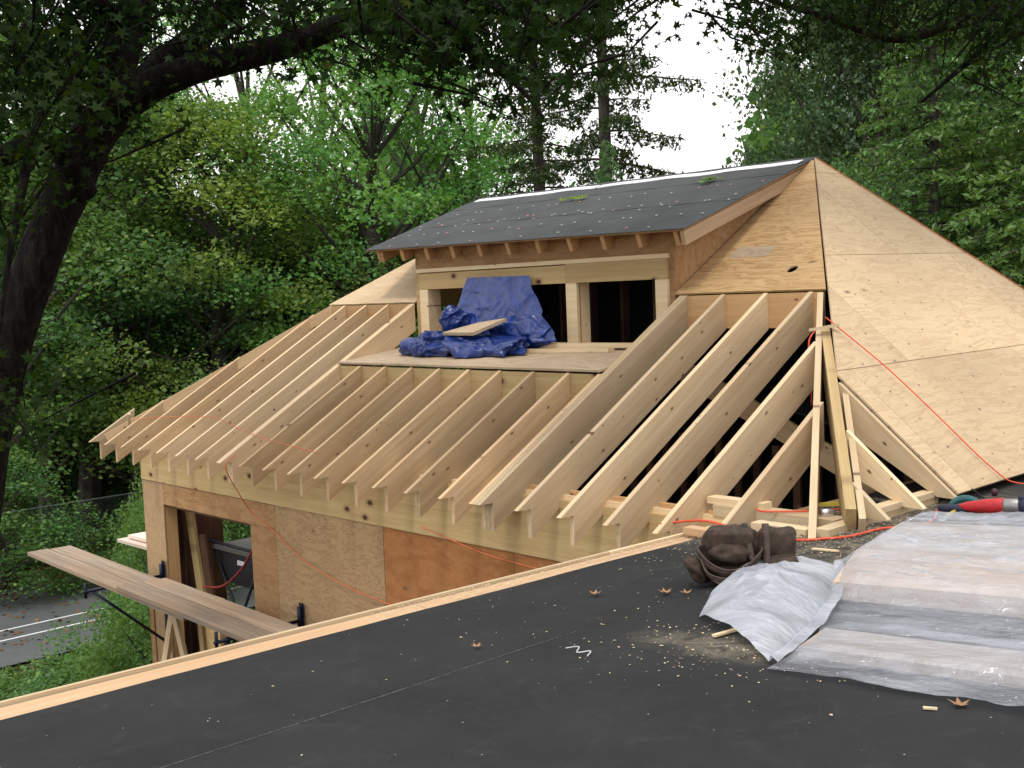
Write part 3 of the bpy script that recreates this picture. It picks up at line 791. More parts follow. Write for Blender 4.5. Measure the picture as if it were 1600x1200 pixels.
def leaf_shape(R, curl=.3, lobes=5):
    V = [(0, 0, 0)]; n = lobes * 2
    for i in range(n):
        a = math.pi * 2 * i / n; r = R * (1 if i % 2 == 0 else .42) * (1.0 if i else 1.1)
        V.append((r * math.cos(a), r * math.sin(a), curl * r * r / R * (1 if i % 2 == 0 else .5)))
    V.append((-R * 1.0, 0.002, .01)); 
    return V, [(0, 1 + i, 1 + (i + 1) % n) for i in range(n)]
litter = [((930, 932), .032, 'tan five pointed leaf lying alone on the felt'), ((1040, 930), .036, 'tan leaf left of another by the tool bag'),
          ((1072, 931), .032, 'brown leaf nearest the tool bag'), ((745, 1015), .026, 'small orange brown leaf near the middle of the felt'),
          ((1500, 1108), .034, 'brown pink leaf below the edge of the plastic sheet')]
def on_roof(px, py, h=0):
    r = ray(px, py); nrm = np.array([-.08, 0, 1]); t = (-.592 + h - nrm @ CAM) / (nrm @ r); return CAM + r * t
for (px, py), R_, lab in litter:
    p = on_roof(px, py); V, F = leaf_shape(R_, .35)
    o = mesh_obj('fallen_leaf', V, F, M['leafdry'], None, Matrix.Translation(Vector(p) + Vector((0, 0, .014))) @ Matrix.Rotation(random.uniform(0, 6), 4, 'Z'))
    tag(o, lab, 'leaf', 'dry leaves on the felt')
p = on_roof(905, 1024)
tag(tube('plastic_strip', smooth_path([p + np.array(q) for q in ((-.07, 0, .014), (-.03, .03, .02), (.0, -.01, .014), (.04, .02, .02), (.06, -.02, .014))], 5), .0026, M['galv_light'], seg=5), 'curled scrap of white plastic strip on the felt', 'scrap')
p = on_roof(1455, 1113)
tag(board('wood_offcut', Vector(p) + Vector((-.02, -.01, .012)), Vector(p) + Vector((.015, .008, .012)), .010, .006, M['sawdust']), 'tiny yellow wood chip below the plastic sheet', 'wood chip')
for (xa, ya), (xb, yb), lab in (((1115, 1000), (1150, 990), 'thin pale wood splinter lying left of the plastic flap'), ((1270, 862), (1310, 866), 'pale wood shim lying between tool bag and plastic sheet')):
    a, b = on_roof(xa, ya), on_roof(xb, yb)
    tag(board('wood_splinter', Vector(a) + Vector((0, 0, .016)), Vector(b) + Vector((0, 0, .016)), .02, .008, M['pale']), lab, 'wood offcut')

# ================================================================== SCAFFOLD
zt = -1.40
A0 = Vector((-2.26, .0175, zt)); A1 = Vector((3.14, -.175, zt)); dd = (A1 - A0).normalized(); nn = Vector((-dd.y, dd.x, 0))
for k_, (s0, s1, off, dz, lab) in enumerate([(0, 4.2, -.127, 0, 'lower front plank of the scaffold with a pale sawn end'), (.04, 4.2, .127, 0, 'lower back plank of the scaffold nearest the wall'),
        (2.70, 7.2, -.140, .041, 'upper front scaffold plank, overlapping the lower one'), (2.76, 7.2, .120, .041, 'upper back scaffold plank lying next to the wall')]):
    a = A0 + dd * s0 + nn * off + Vector((0, 0, dz)); b = A0 + dd * s1 + nn * off + Vector((0, 0, dz))
    o = board('scaffold_plank', a, b, .245, .040, M['old_plank'], cz=1.0); tag(o, lab, 'plank', 'scaffold planks along the front wall')
for xb, lab in ((-.02, 'left dark steel scaffold bracket under the planks'), (2.72, 'right dark steel scaffold bracket under the planks')):
    t = empty('scaffold_bracket', (xb, .41, -1.46), lab, 'bracket', 'steel scaffold brackets')
    tube('bar', [(xb, .39, -1.462), (xb, -.50, -1.462)], .018, M['steel'], t, seg=8)
    tube('end_post', [(xb, -.48, -1.53), (xb, -.48, -1.37)], .016, M['steel'], t, seg=8)
    tube('end_post', [(xb, .37, -1.56), (xb, .37, -1.33)], .022, M['steel'], t, seg=8)
    tube('brace', [(xb, -.40, -1.48), (xb, .38, -2.2)], .015, M['steel'], t, seg=8)
    board('wall_plate', (xb, .395, -2.3), (xb, .395, -1.30), .06, .012, M['steel'], t, up=(0, -1, 0))
# trestle below the planks
t = empty('wooden_trestle', (1.3, -.05, -2.9), 'pale wooden A-shaped trestle leg standing under the scaffold planks', 'trestle')
board('leg', (.55, -.1, -3.0), (1.10, -.05, -1.46), .09, .038, M['rafter'], t, up=(0, -1, 0))
board('leg', (1.75, -.1, -3.0), (1.14, -.10, -1.46), .09, .038, M['rafter'], t, up=(0, -1, 0))
board('leg', (1.1, .28, -3.0), (1.12, .2, -1.46), .09, .038, M['beam'], t, up=(0, -1, 0))
board('crosspiece', (.72, -.125, -2.35), (1.50, -.125, -2.35), .02, .09, M['rafter'], t)
tag(box('timber_block', (.50, .62, -2.60), (.74, .70, -1.66), M['beam']), 'two short pale posts standing in the wall opening', 'post')
for k_, (dz, dx, lab) in enumerate(((0, 0, 'lower white board sticking out beyond the house corner'), (.055, .12, 'upper white board sticking out beyond the house corner'))):
    o = board('white_board', (-3.05 + dx, 1.35 + .1 * k_, -1.62 + dz), (-.50, 1.35 + .1 * k_, -1.60 + dz), .24, .04, M['white_plank']); tag(o, lab, 'board', 'white boards behind the corner')
# table saw inside the opening
t = empty('table_saw', (.7, 1.1, -2.6), 'dark table saw on folding legs inside the wall opening', 'saw')
box('saw_table', (.24, .85, -1.20), (1.25, 1.35, -1.17), M['saw_grey'], t)
box('saw_body', (.34, .9, -1.56), (1.15, 1.3, -1.21), M['black'], t)
box('label_plate', (.72, .884, -1.33), (.86, .895, -1.28), M['white'], t)
for a, b in (((.25, .88, -1.22), (1.15, .88, -2.6)), ((1.2, .88, -1.22), (.3, .88, -2.6)), ((.25, 1.3, -1.22), (1.15, 1.3, -2.6)), ((1.2, 1.3, -1.22), (.3, 1.3, -2.6))):
    tube('leg', [a, b], .016, M['black'], t)
tube('fence_rail', [(.1, .86, -1.13), (1.3, .86, -1.13)], .02, M['black'], t)
tag(tube('red_hose', smooth_path([(.30, .70, -1.60), (.62, .75, -1.55), (.95, .80, -1.33), (1.25, .85, -1.0), (1.7, .9, -.80)], 6), .013, plain('red_rubber', (.25, .03, .03), .5), seg=6), 'dark red hose hanging in a curve inside the opening', 'hose')

# ================================================================== CORDS
def cord(pts, r, mat, label, cat='cord'):
    o = tube(cat, smooth_path(pts, 8), r, mat, seg=6); return tag(o, label, cat)
cord([right_pt(7.33, 1.90, .06), right_pt(7.40, 1.92, .06), right_pt(7.75, 1.98, .07), right_pt(8.1, 2.00, .06), right_pt(8.45, 2.02, .045), Vector((8.62, 2.08, .13)), Vector((8.9, 2.4, .14)), Vector((9.5, 2.6, .19)), Vector((10.3, 3.1, .25)), Vector((11.2, 2.9, .32)), Vector((12.5, 3.4, .43))],
     .0048, M['cord'], 'orange cord running from the hip across the plywood slope down to the flat roof')
cord([on_roof(1466, 803) + (0, 0, .03), on_roof(1458, 815) + (0, 0, .012), on_roof(1430, 826) + (0, 0, .012), on_roof(1380, 829) + (0, 0, .012), on_roof(1330, 841) + (0, 0, .012), on_roof(1290, 845) + (0, 0, .012), on_roof(1245, 847) + (0, 0, .012), on_roof(1200, 842) + (0, 0, .02), on_roof(1140, 836) + (0, 0, .05), on_roof(1100, 829) + (0, 0, .06), on_roof(1060, 828) + (0, 0, .05), on_roof(1032, 832) + (0, 0, .05)],
     .0075, M['cord'], 'orange extension cord lying on the felt from the saw to the rafter ends')
cord([right_pt(5.66 + (7.169 - 5.63) * t, 4.50 + (5.523 - 4.495) * t - .01, .030) for t in (0, .3, .6, .9, 1.2, 1.5, 1.8)],
     .0035, M['string'], 'thin orange line running down the rear hip edge of the plywood roof')
# cord hanging from the rafters down the front wall
cord([Vector((-.47, .36, .235)), Vector((.25, .46, .29)), Vector((1.05, .517, .322)), Vector((1.7, .42, .265)), Vector((2.38, .325, .21)), Vector((3.4, .241, .16))],
     .0035, M['string'], 'thin orange cord lying straight across the lower ends of the left rafters')
cord([Vector((2.22, .10, .075)), Vector((2.25, -.03, -.02)), Vector((2.10, .18, -.32)), Vector((2.03, .36, -.55)), Vector((2.35, .392, -.69)), Vector((2.87, .39, -.904)), Vector((3.65, .392, -1.043)), Vector((4.6, .394, -1.10))],
     .005, M['string'], 'thin orange cord hanging down from the rafters across the wavy wall panel')
cord([Vector((4.55, .392, -.36)), Vector((4.9, .38, -.41)), Vector((5.336, .385, -.475)), Vector((5.885, .39, -.505)), Vector((6.6, .38, -.52))],
     .0045, M['string'], 'thin orange cord hanging across the orange wall panel')
# stub and wrapped end at the left hip
t = tag(board('wood_stake', (-.55, .36, .17), (-.47, .33, .30), .03, .02, M['pale']), 'short wood stake tied on the left end rafters', 'stake')
o = tag(board('tied_stick', (7.26, 1.80, 1.13), (7.42, 1.93, 1.16), .025, .02, M['pale']), 'short wood stick tied across the top of the hip', 'stick')
tag(tube('cord', smooth_path([(7.30, 1.84, 1.14), (7.27, 1.78, 1.05), (7.30, 1.76, .85), (7.28, 1.78, .6)], 6), .006, M['cord'], seg=6), 'orange cord end dangling beside the hip below the stick', 'cord')

# ================================================================== BLUE TARP + BOARDS ON THE PLATFORM
from mathutils import noise as mn
def crinkle(x, y, z, f, a):
    p = Vector((x, y, z)) * f
    return a * (abs(mn.noise(p)) * 1.6 - .4 + .5 * abs(mn.noise(p * 2.3)))
def folds(x, y, z, f, a, seed=0.0, octv=4):
    """sharp creases: thin ridges between flat facets"""
    p = Vector((x * .8 + seed, y, z * 1.2)) * f; w_ = Vector((mn.noise(p * .7), mn.noise(p * .7 + Vector((5, 5, 5))), mn.noise(p * .7 + Vector((9, 1, 3))))) * .8
    p = p + w_; h = 0; k = 1.0
    for o_ in range(octv):
        h += k * (1 - min(1, abs(mn.noise(p)) * 2.6)) ** 1.6; p = p * 1.95 + Vector((3.1, 1.7, 2.3)); k *= .5
    return a * (h - .75)
tarpmat, n_, l_, b_ = newmat('blue_tarp', .30, .5)
g_ = n_.new('ShaderNodeNewGeometry'); q1 = noise(n_, l_, g_.outputs['Position'], 9, 4, .6, 1.5)
l_.new(ramp(n_, l_, q1, [(.3, (.004, .017, .105)), (.7, (.008, .034, .20))]), b_.inputs['Base Color']); bump(n_, l_, b_, q1, .5, .02)
tarp = empty('blue_tarp', (2.9, 2.1, .92), 'crumpled blue tarpaulin hanging out of the left dormer window onto the platform', 'tarp')
# hanging part: quad in front of the window, leaning back to the header
def hang():
    nu, nv = 80, 70; V = []
    tl, tr = Vector((3.02, 2.33, 1.635)), Vector((3.90, 2.33, 1.625))
    bl, br = Vector((2.90, 2.12, .99)), Vector((4.46, 2.06, 1.02))
    for j in range(nv + 1):
        for i in range(nu + 1):
            u, v = i / nu, j / nv
            p = (tl * (1 - u) + tr * u) * (1 - v) + (bl * (1 - u) + br * u) * v
            amp = .012 + .06 * v ** 2
            d = folds(p.x, 1.2, p.z, 2.0, amp, 0, 3) + .02 * math.sin(u * 14 + v * 3) * v
            V.append((p.x + .02 * mn.noise(p * 5), p.y - d - .05 * math.sin(u * math.pi) * v, p.z))
    F = [(j * (nu + 1) + i, j * (nu + 1) + i + 1, (j + 1) * (nu + 1) + i + 1, (j + 1) * (nu + 1) + i) for j in range(nv) for i in range(nu)]
    return V, F
V, F = hang(); mesh_obj('hanging_sheet', V, F, tarpmat, tarp, smooth=True)
def blob(name, c, r, amp, f, seed, mat, parent, nu=150, nv=80, flat_z=None):
    V = []; c = Vector(c)
    for j in range(nv + 1):
        th = math.pi * j / nv
        for i in range(nu):
            ph = 2 * math.pi * i / nu
            d = Vector((math.sin(th) * math.cos(ph), math.sin(th) * math.sin(ph), math.cos(th)))
            q = Vector((d.x * r[0], d.y * r[1], d.z * r[2]))
            k = 1 + (folds(q.x, q.y, q.z, f * .62, amp * 1.05, seed, 3) if nu > 20 else 0)
            p = c + q * k
            if flat_z is not None: p.z = max(p.z, flat_z(p.y) if callable(flat_z) else flat_z)
            V.append(tuple(p))
    F = [(j * nu + i, j * nu + (i + 1) % nu, (j + 1) * nu + (i + 1) % nu, (j + 1) * nu + i) for j in range(nv) for i in range(nu)]
    o = mesh_obj(name, V, F, mat, parent, smooth=True); return o
pz = lambda y: PZ(y) + .012
blob('crumpled_fold', (3.02, 1.88, .955), (.44, .24, .16), .30, 5.0, 3.1, tarpmat, tarp, flat_z=pz)
blob('crumpled_fold', (3.62, 1.93, .955), (.66, .24, .14), .30, 4.0, 9.7, tarpmat, tarp, flat_z=pz)
blob('crumpled_fold', (3.03, 2.10, 1.21), (.17, .11, .12), .42, 7.0, 5.2, tarpmat, tarp, flat_z=pz)
blob('crumpled_fold', (3.95, 2.14, 1.06), (.40, .12, .18), .28, 4.0, 1.2, tarpmat, tarp, flat_z=pz)
tag(quadslab('plywood_scrap', [(3.26, 1.78, 1.12), (3.74, 1.74, 1.12), (3.92, 2.0, 1.24), (3.46, 2.06, 1.20)], .03, M['ply_grey'], None), 'scrap of plywood lying on top of the blue tarp', 'board')
tag(board('lumber_offcut', (3.98, 2.14, .975), (5.28, 2.22, .985), .09, .038, M['pale']), 'upper two-by-four lying on the platform below the right window', 'board')
tag(board('lumber_offcut', (4.12, 2.02, .938), (5.12, 2.10, .948), .09, .034, M['pale']), 'lower two-by-four lying on the platform, in front of another', 'board')

# ================================================================== PLASTIC SHEET
pm = bpy.data.materials.new('milky_plastic'); pm.use_nodes = True; n_ = pm.node_tree.nodes; l_ = pm.node_tree.links; n_.clear()
out = n_.new('ShaderNodeOutputMaterial'); tr = n_.new('ShaderNodeBsdfTransparent'); df = n_.new('ShaderNodeBsdfDiffuse'); gl = n_.new('ShaderNodeBsdfGlossy')
tr.inputs[0].default_value = (.92, .94, .97, 1)
g_ = n_.new('ShaderNodeNewGeometry'); mp = n_.new('ShaderNodeMapping'); mp.inputs['Scale'].default_value = (1, 2.6, 1); l_.new(g_.outputs['Position'], mp.inputs[0])
q1 = noise(n_, l_, mp.outputs[0], 9, 5, .6, 1.2); q2 = noise(n_, l_, mp.outputs[0], 2.2, 3, .6, .5)
df.inputs[0].default_value = (.60, .64, .70, 1); gl.inputs['Roughness'].default_value = .09; gl.inputs[0].default_value = (.9, .9, .95, 1)
bn = n_.new('ShaderNodeBump'); bn.inputs['Strength'].default_value = .8; bn.inputs['Distance'].default_value = .03; l_.new(q1, bn.inputs['Height'])
for s_ in (df, gl): l_.new(bn.outputs[0], s_.inputs['Normal'])
m1 = n_.new('ShaderNodeMixShader'); l_.new(ramp(n_, l_, q2, [(.35, (.12, .12, .12)), (.65, (.34, .34, .34))]), m1.inputs[0])
l_.new(tr.outputs[0], m1.inputs[1]); l_.new(df.outputs[0], m1.inputs[2])
m2 = n_.new('ShaderNodeMixShader'); m2.inputs[0].default_value = .13; l_.new(m1.outputs[0], m2.inputs[1]); l_.new(gl.outputs[0], m2.inputs[2])
l_.new(m2.outputs[0], out.inputs[0])
pm2 = pm.copy(); pm2.name = 'milky_plastic_doubled'
for nd in pm2.node_tree.nodes:
    if nd.type == 'VALTORGB': nd.color_ramp.elements[0].color = (.38, .38, .38, 1); nd.color_ramp.elements[1].color = (.66, .66, .66, 1)
plastic = empty('plastic_sheet', (9.8, -.6, .2), 'milky plastic sheet laid over boards on the flat roof', 'plastic sheet')
def hgt(x, y):
    def st(a, b, t): t = min(1, max(0, (t - a) / (b - a))); return t * t * (3 - 2 * t)
    h = .004
    h += .045 * st(-1.97, -1.90, y) * (1 - st(-1.62, -1.56, y))
    h += .012 * st(-1.60, -1.5, y)
    h += .092 * st(-1.24, -1.12, y)
    h -= .085 * st(.36, .70, y)
    return h
def leftX(y):
    pts = [(-2.12, 9.58), (-1.73, 9.53), (-.6, 8.93), (.70, 8.66), (.78, 8.68)]
    for (a, xa), (b, xb) in zip(pts, pts[1:]):
        if y <= b: return xa + (xb - xa) * (y - a) / (b - a)
    return pts[-1][1]
nu, nv = 190, 200; V = []
for j in range(nv + 1):
    y = -2.12 + 2.89 * j / nv
    xl = leftX(y)
    for i in range(nu + 1):
        x = xl + (11.6 - xl) * (i / nu)
        yy = y - (.02 * (x - 9.6) if y < -1.9 else 0)
        plate = min(1, max(0, (y + 1.25) * 5))
        wr = folds(x * .40, y * 1.5, 0, 6.0, .016) * plate + folds(x * .6 + y * .8, y * 1.2, 3, 3.2, .014) + .004 * math.sin(y * 60 + 3 * mn.noise(Vector((x * 3, y * 3, 0)))) * plate
        edge = min(1, (x - xl) / .12)
        V.append((x, yy, FZ(x) + .020 + hgt(x, y) * (.35 + .65 * edge) + max(-.004, wr) * edge))
F = [(j * (nu + 1) + i, j * (nu + 1) + i + 1, (j + 1) * (nu + 1) + i + 1, (j + 1) * (nu + 1) + i) for j in range(nv) for i in range(nu)]
mesh_obj('main_sheet', V, F, pm, plastic, smooth=True)
# bunched flap at the left
C = {(0, 0): (8.90, -1.61), (1, 0): (9.60, -2.08), (0, 1): (8.50, -.66), (1, 1): (8.95, -.60)}
nu, nv = 70, 80; V = []
for j in range(nv + 1):
    for i in range(nu + 1):
        u, v = i / nu, j / nv
        x = (C[0, 0][0] * (1 - u) + C[1, 0][0] * u) * (1 - v) + (C[0, 1][0] * (1 - u) + C[1, 1][0] * u) * v
        y = (C[0, 0][1] * (1 - u) + C[1, 0][1] * u) * (1 - v) + (C[0, 1][1] * (1 - u) + C[1, 1][1] * u) * v
        x += .10 * math.sin(math.pi * v) * u + .06 * math.sin(math.pi * v) * (1 - u) * -1
        b = math.sin(math.pi * min(1, u * 1.1)) ** .7 * math.sin(math.pi * min(1, v * .85 + .08)) ** .8 if u < .91 else .25
        b = max(0, b)
        h = .014 + .115 * b + .03 * u * v + folds(x * 1.2 - y * .9, y * .7 + x * .5, 0, 1.7, .045) * (.10 + .90 * b)
        V.append((x, y, FZ(x) + max(.008, h)))
F = [(j * (nu + 1) + i, j * (nu + 1) + i + 1, (j + 1) * (nu + 1) + i + 1, (j + 1) * (nu + 1) + i) for j in range(nv) for i in range(nu)]
mesh_obj('flap', V, F, pm2, plastic, smooth=True)
# what lies under the plastic
def under(name, x0, x1, y0, y1, z0, z1, mat, label, cat, parent=None):
    Pp = [(x0, y0), (x1, y0), (x1, y1), (x0, y1)]
    o = roofpoly(name, Pp, z1, z1 - z0, mat, parent); return tag(o, label, cat)
M['veiled'] = lumber('old_grey_plywood', (.36, .30, .25), (.50, .44, .38), knots=False)
M['veiled2'] = lumber('pinkish_plywood', (.42, .32, .25), (.54, .44, .36), knots=False)
def under_poly(name, P, z0, z1, mat, label, cat):
    o = roofpoly(name, P, z1, z1 - z0, mat, None); return tag(o, label, cat)
under_poly('weight_board', [(9.56, -1.90), (11.6, -1.90), (11.6, -1.63), (9.50, -1.63)], .006, .040, M['veiled'], 'pale board lying under the front edge of the plastic sheet', 'board')
under_poly('plywood_stack', [(9.20, -1.09), (11.5, -1.09), (11.5, -.42), (8.92, -.42)], .006, .080, M['veiled2'], 'pinkish brown plywood stack lying under the near half of the plastic sheet', 'plywood')
under_poly('plywood_stack', [(8.92, -.418), (11.5, -.418), (11.5, .34), (8.74, .34)], .006, .078, M['veiled'], 'grey plywood stack under the far half of the plastic sheet', 'plywood')

# ================================================================== TOOL BAG
def lathe_pouch(c, rx, ry, z0, z1, taper, mat, name, parent, rot=0, open_front=True, bulge=.12):
    """soft leather pouch: superellipse loft, wider at the top, open mouth with an inner wall"""
    nu, nv = 36, 12; V = []; F = []
    def ring(s, z, inset=0):
        R_ = []
        for i in range(nu):
            a = 2 * math.pi * i / nu; ca, sa = math.cos(a), math.sin(a)
            e = 2.8; k = (abs(ca) ** e + abs(sa) ** e) ** (-1 / e)
            x = (rx - inset) * s * k * ca; y = (ry - inset) * s * k * sa
            dip = .16 * (z1 - z0) * max(0, -sa) ** 1.5 if z >= z1 - 1e-6 else 0
            w_ = 1 + .05 * mn.noise(Vector((x * 9, y * 9, z * 9 + rot)))
            R_.append((x * w_, y * w_, z - dip))
        return R_
    for j in range(nv + 1):
        t = j / nv; s = (1 - taper) + taper * t + bulge * math.sin(math.pi * t); V += ring(s, z0 + (z1 - z0) * t)
    V += ring(1.0, z1, .012); V += ring(.9, z0 + .25 * (z1 - z0), .02)
    for j in range(nv + 2):
        for i in range(nu): F.append((j * nu + i, j * nu + (i + 1) % nu, (j + 1) * nu + (i + 1) % nu, (j + 1) * nu + i))
    F.append(tuple(reversed(range(nu)))); F.append(tuple((nv + 2) * nu + i for i in range(nu)))
    mw = Matrix.Translation(Vector(c)) @ Matrix.Rotation(rot, 4, 'Z')
    o = mesh_obj(name, V, F, mat, parent, mw, smooth=True)
    rim = [mw @ Vector(V[nv * nu + i]) for i in range(nu)]; rim.append(rim[0])
    tube('rim_binding', rim, .0055, M['leather_edge'], o, seg=5)
    return o, mw
bp = on_roof(1165, 912)
bz = FZ(bp[0]) + .008
vd = math.atan2(CAM[1] - bp[1], CAM[0] - bp[0])        # direction towards the camera, local -Y must face it
RB = vd + math.pi / 2
bag = empty('tool_bag', (bp[0], bp[1], bz), 'dark brown leather tool bag with two pouches standing on the felt by the rafters', 'tool bag')
def bagpt(x, y, z): return Matrix.Translation(Vector((bp[0], bp[1], bz))) @ Matrix.Rotation(RB, 4, 'Z') @ Vector((x * 1.12, y * 1.1, z * 1.06))
def sblob(name, c, r_, e, mat, amp=.06, f=9, nu=40, nv=22, tilt=0.0):
    """rounded box of soft leather (superellipsoid) with creases"""
    V = []
    for a_ in range(nv + 1):
        th = math.pi * a_ / nv - math.pi / 2
        for b__ in range(nu):
            ph = 2 * math.pi * b__ / nu
            sp = lambda v, k: math.copysign(abs(v) ** k, v)
            q = Vector((sp(math.cos(th), e) * sp(math.cos(ph), e), sp(math.cos(th), e) * sp(math.sin(ph), e), sp(math.sin(th), e)))
            k = 1 + amp * mn.noise(q * 1.6 + Vector(c) * 7) * 1.6 - amp * max(0, 1 - abs(mn.noise(q * f * .3 + Vector(c) * 11)) * 6) * .5
            x_, y_, z_ = q.x * r_[0] * k, q.y * r_[1] * k, q.z * r_[2] * k
            x_ += tilt * z_
            z_ = max(z_ + c[2], .004)
            V.append(tuple(bagpt(c[0] + x_, c[1] + y_, z_)))
    F = [(a_ * nu + b__, a_ * nu + (b__ + 1) % nu, (a_ + 1) * nu + (b__ + 1) % nu, (a_ + 1) * nu + b__) for a_ in range(nv) for b__ in range(nu)]
    return mesh_obj(name, V, F, mat, bag, smooth=True)
sblob('rear_pouch', (-.05, .07, .105), (.120, .075, .125), .55, M['leather'], .07, 9, tilt=-.08)
sblob('top_flap', (-.055, .045, .185), (.098, .085, .048), .45, M['leather'], .06, 9)
sblob('inner_roll', (-.06, -.035, .135), (.085, .05, .040), .8, M['leather'], .12, 12)
sblob('end_pocket', (-.195, -.01, .055), (.040, .055, .060), .75, M['leather'], .12, 9, tilt=-.5)
sblob('side_pouch', (.125, .07, .115), (.082, .062, .110), .45, M['leather'], .05, 9, tilt=.10)
sblob('side_pocket', (.150, .005, .060), (.066, .050, .060), .5, M['leather'], .07, 9)
def bowl(name, c, rx, ry, h, dip, wide):
    nu, nv = 48, 12; V = []; F = []
    rim = []
    for j in range(nv + 1):
        t = j / nv
        for i in range(nu):
            a = 2 * math.pi * i / nu; ca, sa = math.cos(a), math.sin(a)
            pr = math.sin(min(1, .28 + t * .72) * math.pi / 2) * (1 + wide * t)
            top = h * (1 - dip * max(0, -sa) ** 2.0)
            w_ = 1 + .05 * mn.noise(Vector((ca * 2, sa * 2, t * 3)))
            p = (c[0] + rx * ca * pr * w_, c[1] + ry * sa * pr * w_ + .012 * math.sin(t * 3.1) * (-1 if sa < 0 else 0), .004 + top * t)
            V.append(tuple(bagpt(*p)))
            if j == nv: rim.append(bagpt(*p))
    for j in range(nv):
        for i in range(nu): F.append((j * nu + i, j * nu + (i + 1) % nu, (j + 1) * nu + (i + 1) % nu, (j + 1) * nu + i))
    o = mesh_obj(name, V, F, M['leather'], bag, smooth=True)
    m = o.modifiers.new('thickness', 'SOLIDIFY'); m.thickness = .006
    rim.append(rim[0]); tube('rim_binding', rim, .0055, M['leather_edge'], o, seg=6)
bowl('front_pouch', (-.06, -.02), .118, .095, .150, .48, .10)
bowl('small_pocket', (-.07, -.09), .080, .045, .070, .35, .12)
def cloth_strip(name, pts, wdt, mat, parent, up=(0, 0, 1)):
    V = []; F = []
    for i, p in enumerate(pts):
        p = Vector(p); t = (Vector(pts[min(i + 1, len(pts) - 1)]) - Vector(pts[max(i - 1, 0)])).normalized()
        s = Vector((math.cos(RB), math.sin(RB), 0))
        V += [tuple(p - s * wdt / 2), tuple(p + s * wdt / 2)]
    n = len(pts); V += [(a, b, c - .004) for a, b, c in V]; K = 2 * n
    for i in range(n - 1):
        a = 2 * i; F += [(a, a + 1, a + 3, a + 2), (a + K, a + 2 + K, a + 3 + K, a + 1 + K), (a, a + 2, a + 2 + K, a + K), (a + 1, a + 1 + K, a + 3 + K, a + 3)]
    return mesh_obj(name, V, F, mat, parent, smooth=True)
def bs(L_): return [bagpt(*p) for p in L_]
cloth_strip('strap', [Vector(p) for p in smooth_path(bs([(.085, .15, .12), (.085, .10, .232), (.088, .02, .232), (.09, -.01, .17), (.085, -.035, .10), (.07, -.05, .03)]), 4)], .030, M['leather_edge'], bag)
cloth_strip('strap', [Vector(p) for p in smooth_path(bs([(-.0, .14, .12), (.0, .10, .236), (.01, .0, .225), (.02, -.04, .17), (.03, -.085, .12)]), 4)], .024, M['leather'], bag)
tube('handle_loop', smooth_path(bs([(-.175, -.06, .115), (-.15, -.11, .065), (-.09, -.145, .022), (-.03, -.148, .022), (-.005, -.13, .06), (-.015, -.12, .10)]), 6), .0075, M['leather_edge'], bag, seg=6)
for q in ((.150, -.052, .085), (-.0, -.125, .10)):
    p = bagpt(*q); V, F = tube_data([p, p + Vector((math.sin(RB), -math.cos(RB), 0)) * .006], .006, 8); mesh_obj('rivet', V, F, M['leather_edge'], bag)

# ================================================================== RECIPROCATING SAW, KNIFE, TAPE ETC
def axis_tool(name, a, b, prof, mat, parent, seg=16, sq=2.4, up=Vector((0, 0, 1))):
    """loft along a->b; prof = [(t, half width, half height, z offset)]"""
    a, b = Vector(a), Vector(b); d = (b - a); s = d.cross(up).normalized(); u = s.cross(d).normalized(); V = []; F = []
    for t, rw, rh, zo in prof:
        for k in range(seg):
            al = 2 * math.pi * k / seg; ca, sa = math.cos(al), math.sin(al); q = (abs(ca) ** sq + abs(sa) ** sq) ** (-1 / sq)
            V.append(tuple(a + d * t + s * ca * q * rw + u * (sa * q * rh + zo)))
    for i in range(len(prof) - 1):
        for k in range(seg): F.append((i * seg + k, i * seg + (k + 1) % seg, (i + 1) * seg + (k + 1) % seg, (i + 1) * seg + k))
    F += [tuple(reversed(range(seg))), tuple((len(prof) - 1) * seg + k for k in range(seg))]
    o = mesh_obj(name, V, F, mat, parent, smooth=True); fixn(o.data); return o
sa_, sb_ = on_roof(1466, 806), on_roof(1640, 812)
sa_, sb_ = Vector(sa_) + Vector((0, 0, .045)), Vector(sb_) + Vector((0, 0, .06))
sawt = empty('reciprocating_saw', sa_, 'red and black power saw lying on the plastic sheet at the right edge', 'power saw')
axis_tool('grip', sa_, sb_, [(0, .012, .012, 0), (.02, .020, .022, 0), (.10, .022, .024, 0), (.25, .024, .022, -.002), (.30, .026, .024, 0)], M['blueblack'], sawt)
axis_tool('red_body', sa_, sb_, [(.18, .015, .012, .004), (.28, .028, .030, .008), (.45, .033, .040, .012), (.60, .034, .046, .014), (.62, .030, .042, .012)], M['red'], sawt)
axis_tool('gear_case', sa_, sb_, [(.605, .030, .040, .012), (.64, .033, .043, .012), (.74, .033, .043, .012), (.76, .028, .036, .01)], M['silver'], sawt)
axis_tool('nose', sa_, sb_, [(.755, .030, .040, .010), (.80, .034, .046, .010), (1.0, .032, .042, .01), (1.08, .02, .03, .01)], M['blueblack'], sawt)
axis_tool('switch_block', Vector(sa_) + (sb_ - sa_) * .74 + Vector((0, 0, .058)), Vector(sa_) + (sb_ - sa_) * .82 + Vector((0, 0, .058)), [(0, .012, .012, 0), (1, .014, .014, 0)], M['blueblack'], sawt)
q0 = sa_ + (sb_ - sa_) * .92
sd_ = Vector((CAM[0] - q0.x, CAM[1] - q0.y, 0)).normalized()
